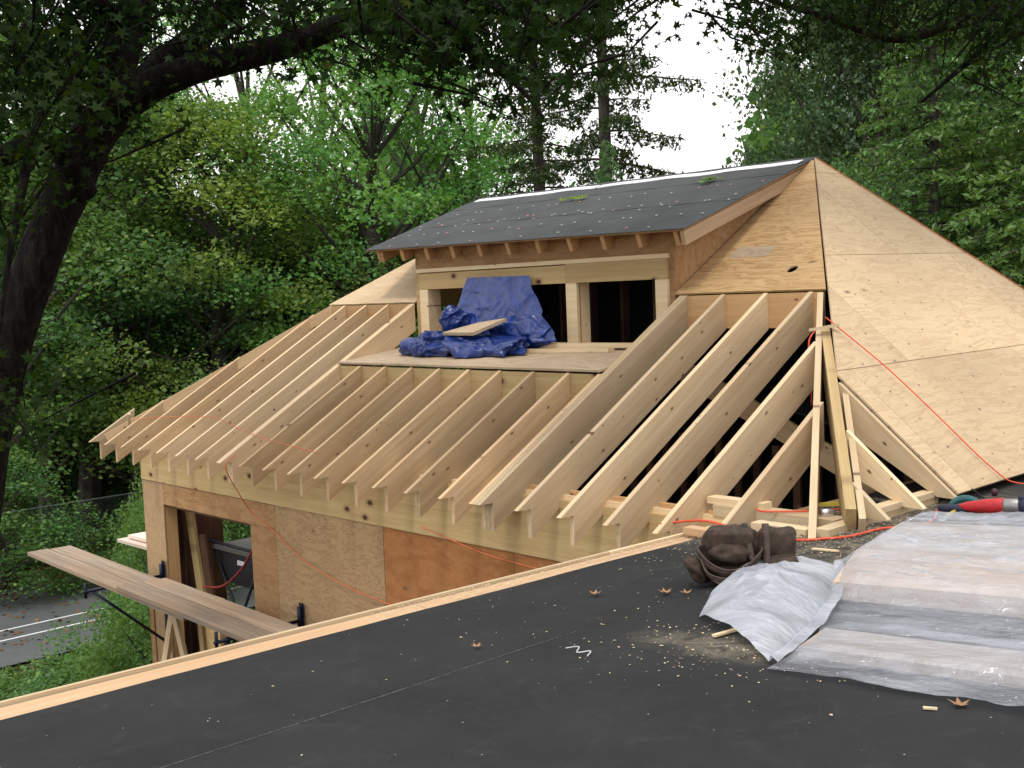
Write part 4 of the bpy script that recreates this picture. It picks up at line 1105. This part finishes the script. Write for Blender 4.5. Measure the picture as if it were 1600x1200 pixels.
tube('hook', smooth_path([q0 + sd_ * .03 + Vector((0, 0, .05)), q0 + sd_ * .06 + Vector((0, 0, .04)), q0 + sd_ * .10 + (sb_ - sa_) * -.06 + Vector((0, 0, -.03)), q0 + sd_ * .14 + (sb_ - sa_) * .02 + Vector((0, 0, -.05)), q0 + sd_ * .16 + (sb_ - sa_) * .16 + Vector((0, 0, -.05))], 5), .005, M['silver'], sawt, seg=6)
a = Vector(on_roof(1470, 822)) + Vector((0, 0, .03)); b = Vector(on_roof(1492, 808)) + Vector((0, 0, .035))
kn = empty('utility_knife', a, 'small yellow handled knife with silver blade lying in front of the power saw', 'knife')
axis_tool('blade', a, a + (b - a) * .45, [(0, .022, .002, 0), (1, .012, .003, 0)], M['tin'], kn)
axis_tool('handle', a + (b - a) * .45, b, [(0, .010, .010, 0), (.3, .012, .011, 0), (1, .009, .009, 0)], M['yellow'], kn)
# glove and pliers behind the saw
a = Vector(on_roof(1506, 797)) + Vector((0, 0, .03))
def glove(parent):
    pts = [a + Vector(q) for q in ((-.07, -.03, 0), (-.03, .0, .03), (.03, .02, .035), (.08, .03, .02))]
    V, F = tube_data(smooth_path(pts, 5), [.012 + .010 * math.sin(math.pi * i / 15) for i in range(16)], 10, .06)
    return mesh_obj('glove_palm', V, F, M['teal'], parent, smooth=True)
gt = empty('work_glove', a, 'dark teal work glove lying behind the power saw', 'glove'); glove(gt)
for i in range(4):
    p0 = a + Vector((.07, .0 + .016 * i, .02)); tube('finger', smooth_path([p0, p0 + Vector((.03, .015, .005)), p0 + Vector((.05, .025, -.015))], 4), [.010] * 8 + [.007], M['teal'], gt, seg=8)
pl = empty('pliers', a, 'black pliers with open handles leaning behind the power saw', 'pliers')
c0 = Vector(on_roof(1527, 782)) + Vector((0, 0, .045))
tube('handle', smooth_path([c0, c0 + Vector((CR[0], CR[1], 0)) * .04 + Vector((0, 0, -.03)), c0 + Vector((CR[0], CR[1], 0)) * .085 + Vector((0, 0, -.035))], 5), .006, M['black'], pl, seg=6)
tube('handle', smooth_path([c0, c0 + Vector((CR[0], CR[1], 0)) * .02 + Vector((0, 0, -.045)), c0 + Vector((CR[0], CR[1], 0)) * .03 + Vector((0, 0, -.06))], 5), .006, M['black'], pl, seg=6)
tube('jaw', [c0 + Vector((-CR[0], -CR[1], 0)) * .035 + Vector((0, 0, .03)), c0], [.004, .008], M['black'], pl, seg=6)
# cup and dark knob
c0 = on_roof(1554, 777); tag(blob('rubber_plug', (c0[0], c0[1], c0[2] + .03), (.02, .02, .026), .1, 9, 2, plain('dark_maroon', (.05, .01, .02), .5), None, 16, 10), 'small dark red plug standing behind the power saw', 'plug')
# tin can shaped tape at the hip foot, square and pencil behind it
a = Vector(on_roof(1282, 822)) + Vector((0, 0, .075)); b = a + Vector((CR[0], CR[1], 0)) * .075
tp = axis_tool('tape_measure', a, b, [(0, .026, .024, 0), (.05, .030, .028, 0), (.95, .030, .028, 0), (1, .026, .024, 0)], M['tin'], None, sq=4); tag(tp, 'shiny silver tape measure on the block at the foot of the hip', 'tape measure')
a = Vector((7.95, .80, .12)); b = Vector((8.22, 1.02, .13))
sq_ = empty('spirit_level', a, 'yellow and black hand tool lying behind the hip foot', 'hand tool')
board('tool_body', a, a.lerp(b, .6), .03, .02, M['yellow'], sq_); board('tool_end', a.lerp(b, .6), b, .035, .025, M['black'], sq_)
tag(tube('cord', smooth_path([(7.78, .38, .14), (7.84, .40, .13), (8.0, .52, .13), (8.16, .72, .13), (8.24, .86, .135)], 5), .006, M['cord'], seg=6), 'short piece of orange cord lying on the plates behind the hip', 'cord')
tag(board('wood_offcut', Vector(on_roof(1392, 790)) + Vector((0, 0, .012)), Vector(on_roof(1400, 791)) + Vector((0, 0, .012)), .03, .012, M['black']), 'small dark scrap on the sawdust by the sheathing', 'scrap')
# leafy twigs on the dormer roof
for (u, v, lab) in ((.47, .63, 'green leafy sprig lying in the middle of the dormer roof felt'), (.82, .72, 'small pale sprig lying on the right part of the dormer roof felt')):
    p = deckpt(u, v); VV = []; FF = []
    for k_ in range(9):
        V, F = leaf_shape(random.uniform(.04, .07), .4); s = len(VV); ang = random.uniform(0, 6.28); ox, oy = random.gauss(0, .09), random.gauss(0, .05)
        for x, y, z in V: VV.append((ox + x * math.cos(ang) - y * math.sin(ang), oy + x * math.sin(ang) + y * math.cos(ang), z + .03 + random.uniform(0, .01) + oy * .28))
        FF += [tuple(i + s for i in f) for f in F]
    tag(mesh_obj('leafy_sprig', VV, FF, L['yellow'], None, Matrix.Translation(p)), lab, 'sprig')

# ================================================================== FENCE
fence = empty('chain_link_fence', (-21, 10, -5.5), 'grey chain link fence with steel posts beyond the road', 'fence')
fx = -21.0
fy = [-6 + 2.6 * i for i in range(18)]
for y in fy: tube('post', [(fx, y, -5.6), (fx, y, -4.02)], .03, M['galv'], fence, seg=6)
tube('top_rail', [(fx, fy[0], -4.05), (fx, fy[-1], -4.05)], .022, M['galv'], fence, seg=6)
V = []; F = []
for d in (-1, 1):
    y = fy[0]
    while y < fy[-1]:
        k = len(V); a = (fx, y, -5.5); b = (fx, y + d * 1.42, -4.06); w_ = .004
        V += [(a[0], a[1] - w_, a[2]), (a[0], a[1] + w_, a[2]), (b[0], b[1] + w_, b[2]), (b[0], b[1] - w_, b[2])]; F.append((k, k + 1, k + 2, k + 3)); y += .10
tag(mesh_obj('wire_mesh', V, F, M['galv'], fence), kind='stuff')

# ================================================================== TREES
def leaf_quads(C, s, up=.5, aspect=.6, droop=0.0):
    """leaf-sized diamond faces at centres C (N,3), sizes s (N,)"""
    n = len(C)
    nrm = rng.normal(size=(n, 3)); nrm[:, 2] += up * 2; nrm /= np.linalg.norm(nrm, axis=1)[:, None]
    t = rng.normal(size=(n, 3)); t[:, 2] -= droop; t -= nrm * (t * nrm).sum(1)[:, None]; t /= np.linalg.norm(t, axis=1)[:, None] + 1e-9
    b = np.cross(nrm, t)
    s = s[:, None]; V = np.empty((n, 4, 3))
    V[:, 0] = C - t * s * .5; V[:, 1] = C + b * s * aspect * .5 + nrm * s * .08; V[:, 2] = C + t * s * .5; V[:, 3] = C - b * s * aspect * .5 + nrm * s * .08
    return V.reshape(-1, 3), np.arange(n * 4).reshape(-1, 4)
def broadleaf(seed, Hh, R_, base, nclump, per, leaf, mat, dense=.50, spread=.9):
    """returns trunk mesh and crown mesh; tree stands at its origin"""
    r = np.random.default_rng(seed); random.seed(seed)
    parts = []
    top = np.array([r.normal() * .4, r.normal() * .4, Hh * .93])
    tr = smooth_path([(0, 0, -.3), (r.normal() * .15, r.normal() * .15, Hh * .3), (r.normal() * .35, r.normal() * .35, Hh * .6), top], 5)
    R0 = Hh * .016 + .06
    parts.append(tube_data(tr, [R0 * (1.25 - 1.15 * i / (len(tr) - 1)) for i in range(len(tr))], 9, .05))
    ends = []
    for i in range(nclump):
        # clump centres: uneven ellipsoid with more clumps near the surface
        zz = base + (1 - base) * (i + r.random()) / nclump
        prof = math.sin(math.pi * min(1, (zz - base) / (1 - base) * .86 + .12)) ** .75
        a = r.random() * 6.283; rad = R_ * prof * (.35 + .65 * math.sqrt(r.random())) * (.75 + .5 * r.random())
        c = np.array([rad * math.cos(a), rad * math.sin(a), Hh * zz]); ends.append(c)
        if i % 2 == 0:
            k = min(len(tr) - 1, int(len(tr) * max(.15, (zz - .16)))); p0 = np.array(tr[k]); mid = (p0 + c) / 2 + np.array([0, 0, -.03 * Hh * r.random()])
            pth = smooth_path([p0, mid, c], 3)
            parts.append(tube_data(pth, [R0 * .33 * (1 - .85 * q / (len(pth) - 1)) for q in range(len(pth))], 5, 0, False))
    TV, TF = join(parts)
    tme = bpy.data.meshes.new('trunk'); tme.from_pydata([tuple(v) for v in TV], [], TF); tme.materials.append(M['bark_far']); tme.update()
    cs = []
    for c in ends:
        m = int(per * (.5 + r.random())); sg = R_ * .17 * (.7 + .6 * r.random()) * spread
        q = r.normal(size=(m, 3)); q /= np.linalg.norm(q, axis=1)[:, None]; q *= (r.random(m) ** .45)[:, None] * np.array([sg, sg, sg * dense]) * 1.9
        q[:, 2] -= (q[:, 0] ** 2 + q[:, 1] ** 2) / (sg * 4.5); q += r.normal(size=(m, 3)) * .10
        cs.append(c + q)
    Cc = np.concatenate(cs)
    V, F = leaf_quads(Cc, leaf * (.5 + 1.0 * rng.random(len(Cc)) ** 1.5), .5, .7)
    return tme, fast_mesh('crown', V, F, mat)
def conifer(seed, Hh, R_, base, nb, leaf, mat, droop=.2, dens=1.0, gap=0.0, hang=.10):
    r = np.random.default_rng(seed); parts = []
    tr = [np.array([0, 0, -.3]), np.array([.05, 0, Hh * .5]), np.array([0, .05, Hh])]
    tr = smooth_path(tr, 5); parts.append(tube_data(tr, [Hh * .014 * (1.1 - i / (len(tr) - 1)) + .02 for i in range(len(tr))], 8, .03))
    cs = []
    for i in range(nb):
        f = (i + r.random()) / nb; z = Hh * (base + (1 - base) * f)
        a = i * 2.4 + r.normal() * .3; Lb = R_ * (1 - f) ** .75 * (.65 + .5 * r.random()) + .25
        if gap and r.random() < gap: Lb *= .5
        d = np.array([math.cos(a), math.sin(a), 0]); s = np.array([-d[1], d[0], 0])
        n = 8; pth = [np.array([0, 0, z]) + d * Lb * t + np.array([0, 0, Lb * (.10 * t - droop * 1.6 * t * t + .10 * t ** 4)]) for t in np.linspace(0, 1, n)]
        parts.append(tube_data(pth, [.035 * (1 - t) * (Lb / R_) + .008 for t in np.linspace(0, 1, n)], 4, 0, False))
        PP = np.array(pth); nt_ = max(4, int(13 * Lb / R_ + 3))
        for q_ in range(nt_):
            t = .12 + .88 * (q_ + .5 * r.random()) / nt_; k = min(int(t * (n - 1)), n - 2); fr = t * (n - 1) - k; p0 = PP[k] * (1 - fr) + PP[k + 1] * fr
            sd = 1 if q_ % 2 else -1; tl = (.30 * Lb * (1.08 - t) + .22) * (.6 + .6 * r.random())
            dv = s * sd * .8 + d * .65; m = int(46 * dens * (tl + .15))
            u_ = r.random(m)
            c = p0 + dv * (tl * u_)[:, None] + np.array([0, 0, -1.0]) * (tl * u_ ** 2 * droop * 1.6 + r.random(m) ** 1.5 * hang * .5)[:, None] + r.normal(size=(m, 3)) * np.array([.055, .055, .03])
            cs.append(c)
    TV, TF = join(parts); tme = bpy.data.meshes.new('trunk'); tme.from_pydata([tuple(v) for v in TV], [], TF); tme.materials.append(M['bark_far']); tme.update()
    Cc = np.concatenate(cs)
    V, F = leaf_quads(Cc, leaf * (.6 + .8 * rng.random(len(Cc))), .6, .38, .6)
    return tme, fast_mesh('crown', V, F, mat)

variants = {
 'maple': broadleaf(11, 15, 4.6, .22, 130, 420, .125, L['maple'], spread=.75),
 'maple2': broadleaf(12, 15, 4.2, .20, 110, 330, .13, L['dark'], spread=.8),
 'yellow': broadleaf(13, 13, 4.2, .14, 120, 360, .115, L['yellow'], spread=.75),
 'airy': broadleaf(14, 18, 4.2, .30, 62, 170, .14, L['maple'], spread=.62),
 'oak': broadleaf(15, 16, 5.2, .12, 190, 520, .13, L['oak'], spread=.8),
 'under': broadleaf(16, 6, 2.6, .05, 80, 260, .10, L['shrub']),
 'spruce': conifer(21, 20, 3.9, .20, 105, .15, L['spruce'], .16, 1.25, .4, .5),
 'hemlock': conifer(22, 14, 4.4, .03, 230, .13, L['hemlock'], .20, .9),
}
def tree(kind, loc, scale, rz, label, name='tree', group=None, cat='tree'):
    t = empty(name, loc, label, cat, group); t.rotation_euler = (0, 0, rz); t.scale = (scale[0], scale[0], scale[1])
    for nm, me in zip(('trunk', 'crown'), variants[kind]):
        o = bpy.data.objects.new(nm, me); COL.objects.link(o); o.parent = t
        if nm == 'crown': o['kind'] = 'stuff'
    return t
TL = [  # kind, px, distance, width scale, height scale, label
 ('maple', 600, 38.5, 1.24, 1.14, 'bright green maple standing just left of the dormer roof'),
 ('yellow', 330, 37.5, 1.31, 1.00, 'yellowish green tree with fine leaves, left of the middle of the woods'),
 ('yellow', 440, 40.5, 1.17, 0.76, 'low yellow green tree beside the left rafters'),
 ('maple2', 205, 38.5, 1.18, 0.97, 'dark tree with a thick bare trunk left of the rafters'),
 ('maple2', 60, 40.5, 1.23, 1.04, 'dark tree seen behind the big leaning trunk'),
 ('airy', 120, 40, 1.1, 1.0, 'tall thin crowned tree rising behind the leaning trunk'),
 ('airy', 270, 42, 1.1, .98, 'tall airy tree with sky showing through, left part of the woods'),
 ('airy', 395, 44, 1.05, 1.0, 'tall airy tree standing behind the yellowish tree'),
 ('maple2', 500, 43, .95, .78, 'dark green tree filling the gap left of the bright maple'),
 ('airy', 530, 47, 1.0, 1.08, 'tall airy tree behind the left edge of the bright maple'),
 ('airy', 660, 45, 1.1, 1.08, 'tall airy tree rising behind the bright maple'),
 ('airy', 740, 42, .9, .98, 'tall airy tree at the right edge of the bright maple'),
 ('maple', 790, 38, .7, .60, 'pale green tree peeping over the left end of the dormer ridge'),
 ('oak', 1375, 29, .62, .88, 'dark oak whose crown fills the sky right of the gap'),
 ('oak', 1470, 36, .95, 1.25, 'large dark oak high behind the hemlocks'),
 ('oak', 1560, 33, 1.0, 1.1, 'dark oak in the upper right corner'),
 ('maple2', 1330, 26, .5, .62, 'bluish green small tree between oak and hemlock'),
 ('maple2', -60, 35.5, 1.27, 1.01, 'dark tree at the left edge of the photo'),
 ('maple2', 560, 44.5, 1.08, 0.66, 'low dark tree behind the upper end of the left rafters'),
 ('maple2', 130, 45, 1.1, .7, 'dark tree deep in the woods below the leaning trunk'),
 ('maple2', 300, 47, 1.1, .7, 'dark tree deep in the woods above the left roof corner'),
 ('maple2', 430, 50, 1.1, .72, 'dark tree deep in the woods behind the rafters'),
]
for i, (k_, px, dist, ws, hs, lab) in enumerate(TL):
    x, y, z = ground_at(px, dist); tree(k_, (x, y, gz(x, y)), (ws, hs), i * 1.7, lab, 'broadleaf_tree', 'trees of the surrounding woods')
x, y, z = ground_at(952, 27); tree('spruce', (x, y, gz(x, y)), (.78, 1.0), .4, 'tall open spruce with a bare trunk behind the dormer ridge', 'spruce_tree')
x, y, z = ground_at(850, 31); tree('spruce', (x, y, gz(x, y)), (.9, .90), 2.1, 'spruce left of the tall one, its boughs hanging above the ridge', 'spruce_tree')
x, y, z = ground_at(958, 23); tree('hemlock', (x, y, gz(x, y)), (.35, .70), 1.1, 'small dense conifer whose tip shows just above the ridge', 'conifer_tree')
for px, dist, ws, hs, lab in ((1465, 20, .80, .86, 'light green hemlock with a pointed top right of the roof apex'), (1570, 21, .9, .72, 'light green hemlock at the right edge behind the hip'),
                              (1360, 23, .7, .62, 'hemlock closest to the roof apex'), (1680, 19, .9, .9, 'hemlock mostly outside the right edge')):
    x, y, z = ground_at(px, dist); tree('hemlock', (x, y, gz(x, y)), (ws, hs), px * .01, lab, 'hemlock_tree', 'hemlocks behind the right roof slope')
# undergrowth
ul = [(20, 44), (95, 43), (170, 45), (250, 40), (330, 30), (60, 48), (180, 50), (290, 42), (400, 32), (480, 30), (560, 30), (650, 28), (-40, 31), (520, 36)]
for i, (px, dist) in enumerate(ul):
    x, y, z = ground_at(px, dist)
    if x > -22.5 and i in (0, 3): x -= 2
    tree('under', (x, y, gz(x, y) - .3), (random.uniform(.7, 1.1), random.uniform(.45, .9)), i * 2.1,
         ['leafy bush in the undergrowth at the far left', 'leafy bush left of the bare trunk', 'leafy bush right below the bare trunk', 'leafy bush behind the left roof corner', 'leafy bush above the left rafter tails', 'leafy bush deep in the shade at left',
          'leafy bush deep in the shade behind the fence', 'leafy bush deep in the shade near the corner', 'leafy bush beside the left hip', 'leafy bush above the middle of the left hip', 'leafy bush near the top of the left hip', 'leafy bush hidden behind the dormer', 'leafy bush at the left edge', 'leafy bush behind the upper left hip'][i], 'bush', 'undergrowth bushes', 'bush')
# far woods as one mass
r = np.random.default_rng(5); n = 70000
ang = r.random(n) ; pxs = -250 + 2200 * ang
dist = 52 + 14 * r.random(n)
C_ = np.zeros((n, 3))
for i in range(n):
    rr = CR * (pxs[i] - 800) / FPX + _f; h = rr[:2] / np.linalg.norm(rr[:2]); C_[i, :2] = CAM[:2] + h * dist[i]
topz = 6.0 + 2.5 * np.sin(pxs * .011) + 1.5 * np.sin(pxs * .031 + 1) + np.where(pxs > 760, -3.5, 0) + np.where(pxs > 1180, 5, 0)
C_[:, 2] = -3.6 + (topz + 3.6) * r.random(n) ** .8
C_ += r.normal(size=(n, 3)) * .4
V, F = leaf_quads(C_, .42 + .3 * r.random(n), .3, .75)
o = bpy.data.objects.new('far_woods', fast_mesh('far_woods', V, F, L['dark'])); COL.objects.link(o); tag(o, 'distant mass of dark woods behind all the trees', None, None, 'stuff')

# shrubs between the road and the house
sh = [(222, 15.5, .62, .60), (160, 17, .75, .50), (75, 15.5, .80, .42), (235, 21, .55, .66), (130, 14.0, .7, .40), (10, 15.5, .8, .36), (250, 27, .6, .62), (-40, 17, .8, .36), (228, 32.6, .42, .17), (150, 32.4, .30, .12)]
labs = ['leafy green shrub growing against the house corner', 'leafy shrub right of the road lines', 'low leafy shrub at the lower left by the roof edge', 'shrub below the white boards', 'shrub just above the roof edge, left of the corner', 'low shrub in the lower left corner',
        'shrub directly behind the house corner below the fence', 'shrub at the left edge beside the road', 'weedy bush in front of the fence under the post', 'weedy bush at the fence, left of the post']
for i, ((px, dist, ws, hs), lab) in enumerate(zip(sh, labs)):
    x, y, z = ground_at(px, dist)
    tree('under', (x, y, gz(x, y) - .2), (ws * .8, hs), i * 1.3, lab, 'shrub', 'shrubs below the scaffold', 'shrub')
# grass on both sides of the fence
nl = 9000; C_ = np.zeros((nl, 3)); C_[:, 0] = -17.6 - 2.6 * r.random(nl) ** .8; C_[:, 1] = -2 + 24 * r.random(nl); C_[:nl // 8, 0] = -17.3 + 5 * r.random(nl // 8) ** 2
C_[:, 2] = [max(gz(a, b), -5.46) + .03 for a, b in C_[:, :2]]
V, F = leaf_quads(C_, .08 + .09 * r.random(nl), 1.5, .7)
o = bpy.data.objects.new('leaf_litter', fast_mesh('leaf_litter', V, F, leafmat('brown_litter', (.16, .075, .035), .1, .6))); COL.objects.link(o); tag(o, 'brown fallen leaves along the far side of the road', None, None, 'stuff')
n = 60000; C_ = np.zeros((n, 3)); C_[:, 0] = -19.6 - 9 * r.random(n) ** 1.2; C_[:, 1] = -2 + 24 * r.random(n)
m_ = n // 4; C_[:m_, 0] = -11.2 + 6 * r.random(m_)
C_[:, 2] = [gz(a, b) + .06 for a, b in C_[:, :2]]
V, F = leaf_quads(C_, .16 + .2 * r.random(n), -.1, .25, -2.0)
o = bpy.data.objects.new('grass', fast_mesh('grass', V, F, L['grass'])); COL.objects.link(o); tag(o, 'rough green grass along the fence and road', None, None, 'stuff')

# ================================================================== NEAR TREE (sweetgum) WITH OVERHANGING LIMBS
random.seed(99); r = np.random.default_rng(99)
near = empty('sweetgum_tree', tuple(at(-40, 1700, 9.0)), 'big dark leaning tree at the left with limbs arching over the top of the view', 'tree')
def limb(pts, radii):
    P_ = smooth_path([at(*p) for p in pts], 6)
    R_ = np.interp(np.linspace(0, len(radii) - 1, len(P_)), range(len(radii)), radii)
    return P_, list(R_)
LB = []
LB.append(limb([(-90, 1650, 9.3), (-70, 1100, 9.2), (-32, 760, 9.1), (8, 560, 9.05), (62, 400, 9.0), (118, 270, 9.0), (160, 190, 9.0), (215, 140, 8.9)], [.26, .21, .185, .17, .165, .165, .17, .13]))
LB.append(limb([(190, 165, 8.9), (250, 128, 8.8), (330, 100, 8.6), (430, 76, 8.4), (510, 48, 8.2), (590, 10, 8.0), (660, -40, 7.8)], [.13, .12, .11, .095, .08, .065, .05]))
LB.append(limb([(170, 190, 9.0), (180, 110, 9.1), (205, 40, 9.3), (225, -60, 9.5), (230, -200, 9.7)], [.17, .15, .14, .13, .10]))
LB.append(limb([(215, 140, 8.9), (275, 85, 8.9), (345, 25, 9.0), (395, -50, 9.2)], [.13, .11, .09, .07]))
LB.append(limb([(130, 300, 9.0), (95, 235, 8.6), (50, 225, 8.2), (0, 245, 7.9), (-80, 250, 7.6)], [.11, .09, .08, .07, .05]))
LB.append(limb([(510, 48, 8.2), (580, 45, 7.9), (680, 55, 7.6), (760, 95, 7.4), (815, 140, 7.3), (850, 185, 7.2)], [.05, .042, .034, .026, .018, .008]))
LB.append(limb([(590, 10, 8.0), (690, -10, 8.2), (790, 15, 8.4), (870, 70, 8.6), (900, 110, 8.7)], [.05, .04, .03, .02, .01]))
LB.append(limb([(660, -40, 7.8), (800, -60, 8.4), (950, -40, 9), (1060, -10, 9.2)], [.05, .04, .03, .015]))
LB.append(limb([(205, 40, 9.3), (120, -10, 8.6), (30, -40, 8.0)], [.09, .07, .04]))
LB.append(limb([(50, 225, 8.2), (30, 320, 7.9), (10, 430, 7.8), (0, 520, 7.8)], [.035, .03, .02, .008]))
org = np.array(near.location)
parts = [tube_data(p, rr_, 12, .035) for p, rr_ in LB[:1]]
def add_part(name, parts_, mat, parent, kind=None):
    V, F = join(parts_); o0 = np.array(parent.location); V = [tuple(np.array(v) - o0) for v in V]
    o = bpy.data.objects.new(name, bpy.data.meshes.new(name)); o.data.from_pydata(V, [], F); o.data.materials.append(mat); o.data.update()
    o.data.polygons.foreach_set('use_smooth', [True] * len(o.data.polygons)); COL.objects.link(o); o.parent = parent
    if kind: o['kind'] = kind
    return o
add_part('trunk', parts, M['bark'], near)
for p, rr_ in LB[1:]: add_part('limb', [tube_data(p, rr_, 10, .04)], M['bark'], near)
# twigs + star leaves
def star_leaves(C, s, tilt, down=.0):
    n = len(C); V0, F0 = leaf_shape(1.0, .28); V0 = np.array(V0)[:11]; F0 = np.array(F0)
    nrm = r.normal(size=(n, 3)) * tilt; nrm[:, 2] += 1; nrm /= np.linalg.norm(nrm, axis=1)[:, None]
    t = r.normal(size=(n, 3)); t -= nrm * (t * nrm).sum(1)[:, None]; t /= np.linalg.norm(t, axis=1)[:, None]; b = np.cross(nrm, t)
    V = C[:, None] + s[:, None, None] * (V0[None, :, 0, None] * t[:, None] + V0[None, :, 1, None] * b[:, None] - V0[None, :, 2, None] * nrm[:, None])
    F = (np.arange(n) * 11)[:, None, None] + F0[None]
    return V.reshape(-1, 3), F.reshape(-1, 3)
def canopy(tree_, spots, twig_mat, leaf_mat, leafR, nbig=140, tilt=.9, per=26):
    """spots: (px, py, depth, spread px, count of twigs)"""
    tw = []; Cs = []
    for px, py, d, sp, cnt in spots:
        for _ in range(cnt):
            c = at(px + r.normal() * sp, py + r.normal() * sp * .7, d + r.normal() * .55)
            a = c + np.array([r.normal() * .35, r.normal() * .35, .25 + .2 * r.random()])
            tw.append(tube_data([a, (a + c) / 2 + r.normal(size=3) * .04, c], [.012, .008, .003], 4, 0, False))
            m = int(per * (.6 + .8 * r.random())); tt = r.random(m)[:, None]
            Cs.append(a * (1 - tt) + c * tt + r.normal(size=(m, 3)) * np.array([.13, .13, .09]))
    add_part('twigs', tw, twig_mat, tree_, 'stuff')
    C = np.concatenate(Cs); s = leafR * (.45 + .75 * r.random(len(C)))
    # the leaves nearest to the view are leaves of their own
    V0, F0 = leaf_shape(leafR, .28); lm_ = bpy.data.meshes.new('leaf'); lm_.from_pydata(V0, [], F0); lm_.materials.append(leaf_mat); lm_.update()
    rel = C - CAM; dep = rel @ _f; X = 800 + FPX * (rel @ CR) / dep; Y = 600 - FPX * (rel @ CU) / dep
    vis = (X > 0) & (X < 1600) & (Y > 0); order = np.argsort(np.where(vis, dep, 99))[:nbig]
    o0 = np.array(tree_.location)
    for i in order:
        o = bpy.data.objects.new('leaf', lm_); COL.objects.link(o); o.parent = tree_; o.location = C[i] - o0
        o.rotation_euler = (r.normal() * .7, r.normal() * .7, r.random() * 6.28); k = .8 + .4 * r.random(); o.scale = (k, k, k)
    keep = np.ones(len(C), bool); keep[order] = False
    V, F = star_leaves(C[keep] - o0, s[keep], tilt)
    o = bpy.data.objects.new('crown', fast_mesh('crown', V, F, leaf_mat, 3)); COL.objects.link(o); o.parent = tree_; o['kind'] = 'stuff'
SP = [(40, 60, 8.6, 70, 34), (120, 40, 9.2, 60, 26), (60, 160, 8.3, 45, 20), (30, 250, 8.0, 35, 14), (200, 30, 9.4, 60, 22), (150, 120, 9.0, 40, 12), (300, 20, 9.0, 55, 22), (400, 15, 8.8, 50, 18),
      (330, 60, 8.5, 35, 7), (450, 40, 8.4, 40, 12), (385, 110, 8.5, 18, 3), (480, 95, 8.2, 30, 5), (560, 80, 8.0, 32, 8), (640, 60, 7.8, 40, 13), (610, 100, 7.7, 30, 8), (700, 70, 7.6, 40, 15),
      (780, 40, 7.8, 50, 20), (770, 110, 7.4, 30, 12), (840, 130, 7.3, 35, 13), (850, 60, 8.2, 45, 15), (920, 90, 8.6, 32, 8), (930, 20, 9.0, 40, 14), (1010, 5, 9.2, 30, 6), (200, 200, 8.8, 22, 3), (110, 200, 8.5, 35, 8),
      (15, 350, 7.8, 22, 5), (20, 640, 7.8, 26, 6), (30, 680, 7.8, 16, 3), (700, 140, 7.5, 20, 3), (100, -60, 8.6, 80, 10), (420, -40, 8.4, 60, 6), (800, -60, 8.4, 120, 12)]
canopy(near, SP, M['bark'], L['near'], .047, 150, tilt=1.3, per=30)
# second overhanging tree, limbs entering at the upper right
x, y, z = ground_at(1990, 13)
oak = empty('overhanging_oak_tree', (x, y, z), 'dark tree whose branches hang into the top right of the view', 'tree')
def limb2(pts, radii):
    P_ = smooth_path(pts, 6); return P_, list(np.interp(np.linspace(0, len(radii) - 1, len(P_)), range(len(radii)), radii))
p_, q_ = limb2([(x, y, z), (x + .2, y, 0), tuple(at(1900, 60, 11.5)), tuple(at(1880, -150, 11.5))], [.4, .33, .25, .2]); add_part('trunk', [tube_data(p_, q_, 12, .03)], M['bark'], oak)
for pts, rad in (([(1900, 60, 11.5), (1720, 40, 10.8), (1600, 18, 10.3), (1500, 35, 10), (1400, 60, 9.8), (1300, 30, 9.6), (1200, 0, 9.5)], [.12, .09, .07, .055, .04, .03, .015]),
                 ([(1880, -100, 11.5), (1600, -80, 10.5), (1350, -60, 9.8), (1150, -30, 9.4)], [.12, .08, .05, .02]),
                 ([(1600, 18, 10.3), (1520, 90, 10.2), (1440, 160, 10.2)], [.04, .03, .01])):
    p_, q_ = limb(pts, rad); add_part('limb', [tube_data(p_, q_, 9, .04)], M['bark'], oak)
SP2 = [(1165, 0, 9.4, 26, 6), (1200, 55, 9.3, 22, 6), (1180, 90, 9.2, 12, 2), (1240, 20, 9.5, 40, 14), (1320, 30, 9.6, 50, 20), (1400, 40, 9.8, 50, 20), (1480, 30, 10, 50, 18), (1560, 50, 10.2, 50, 20), (1580, 120, 10.2, 40, 8), (1500, 100, 10.1, 40, 6), (1300, 80, 9.6, 30, 5), (1400, -60, 9.8, 120, 16), (1600, -40, 10.2, 90, 12), (1590, 30, 10, 40, 12)]
canopy(oak, SP2, M['bark'], L['near'], .042, 110, tilt=1.3, per=30)
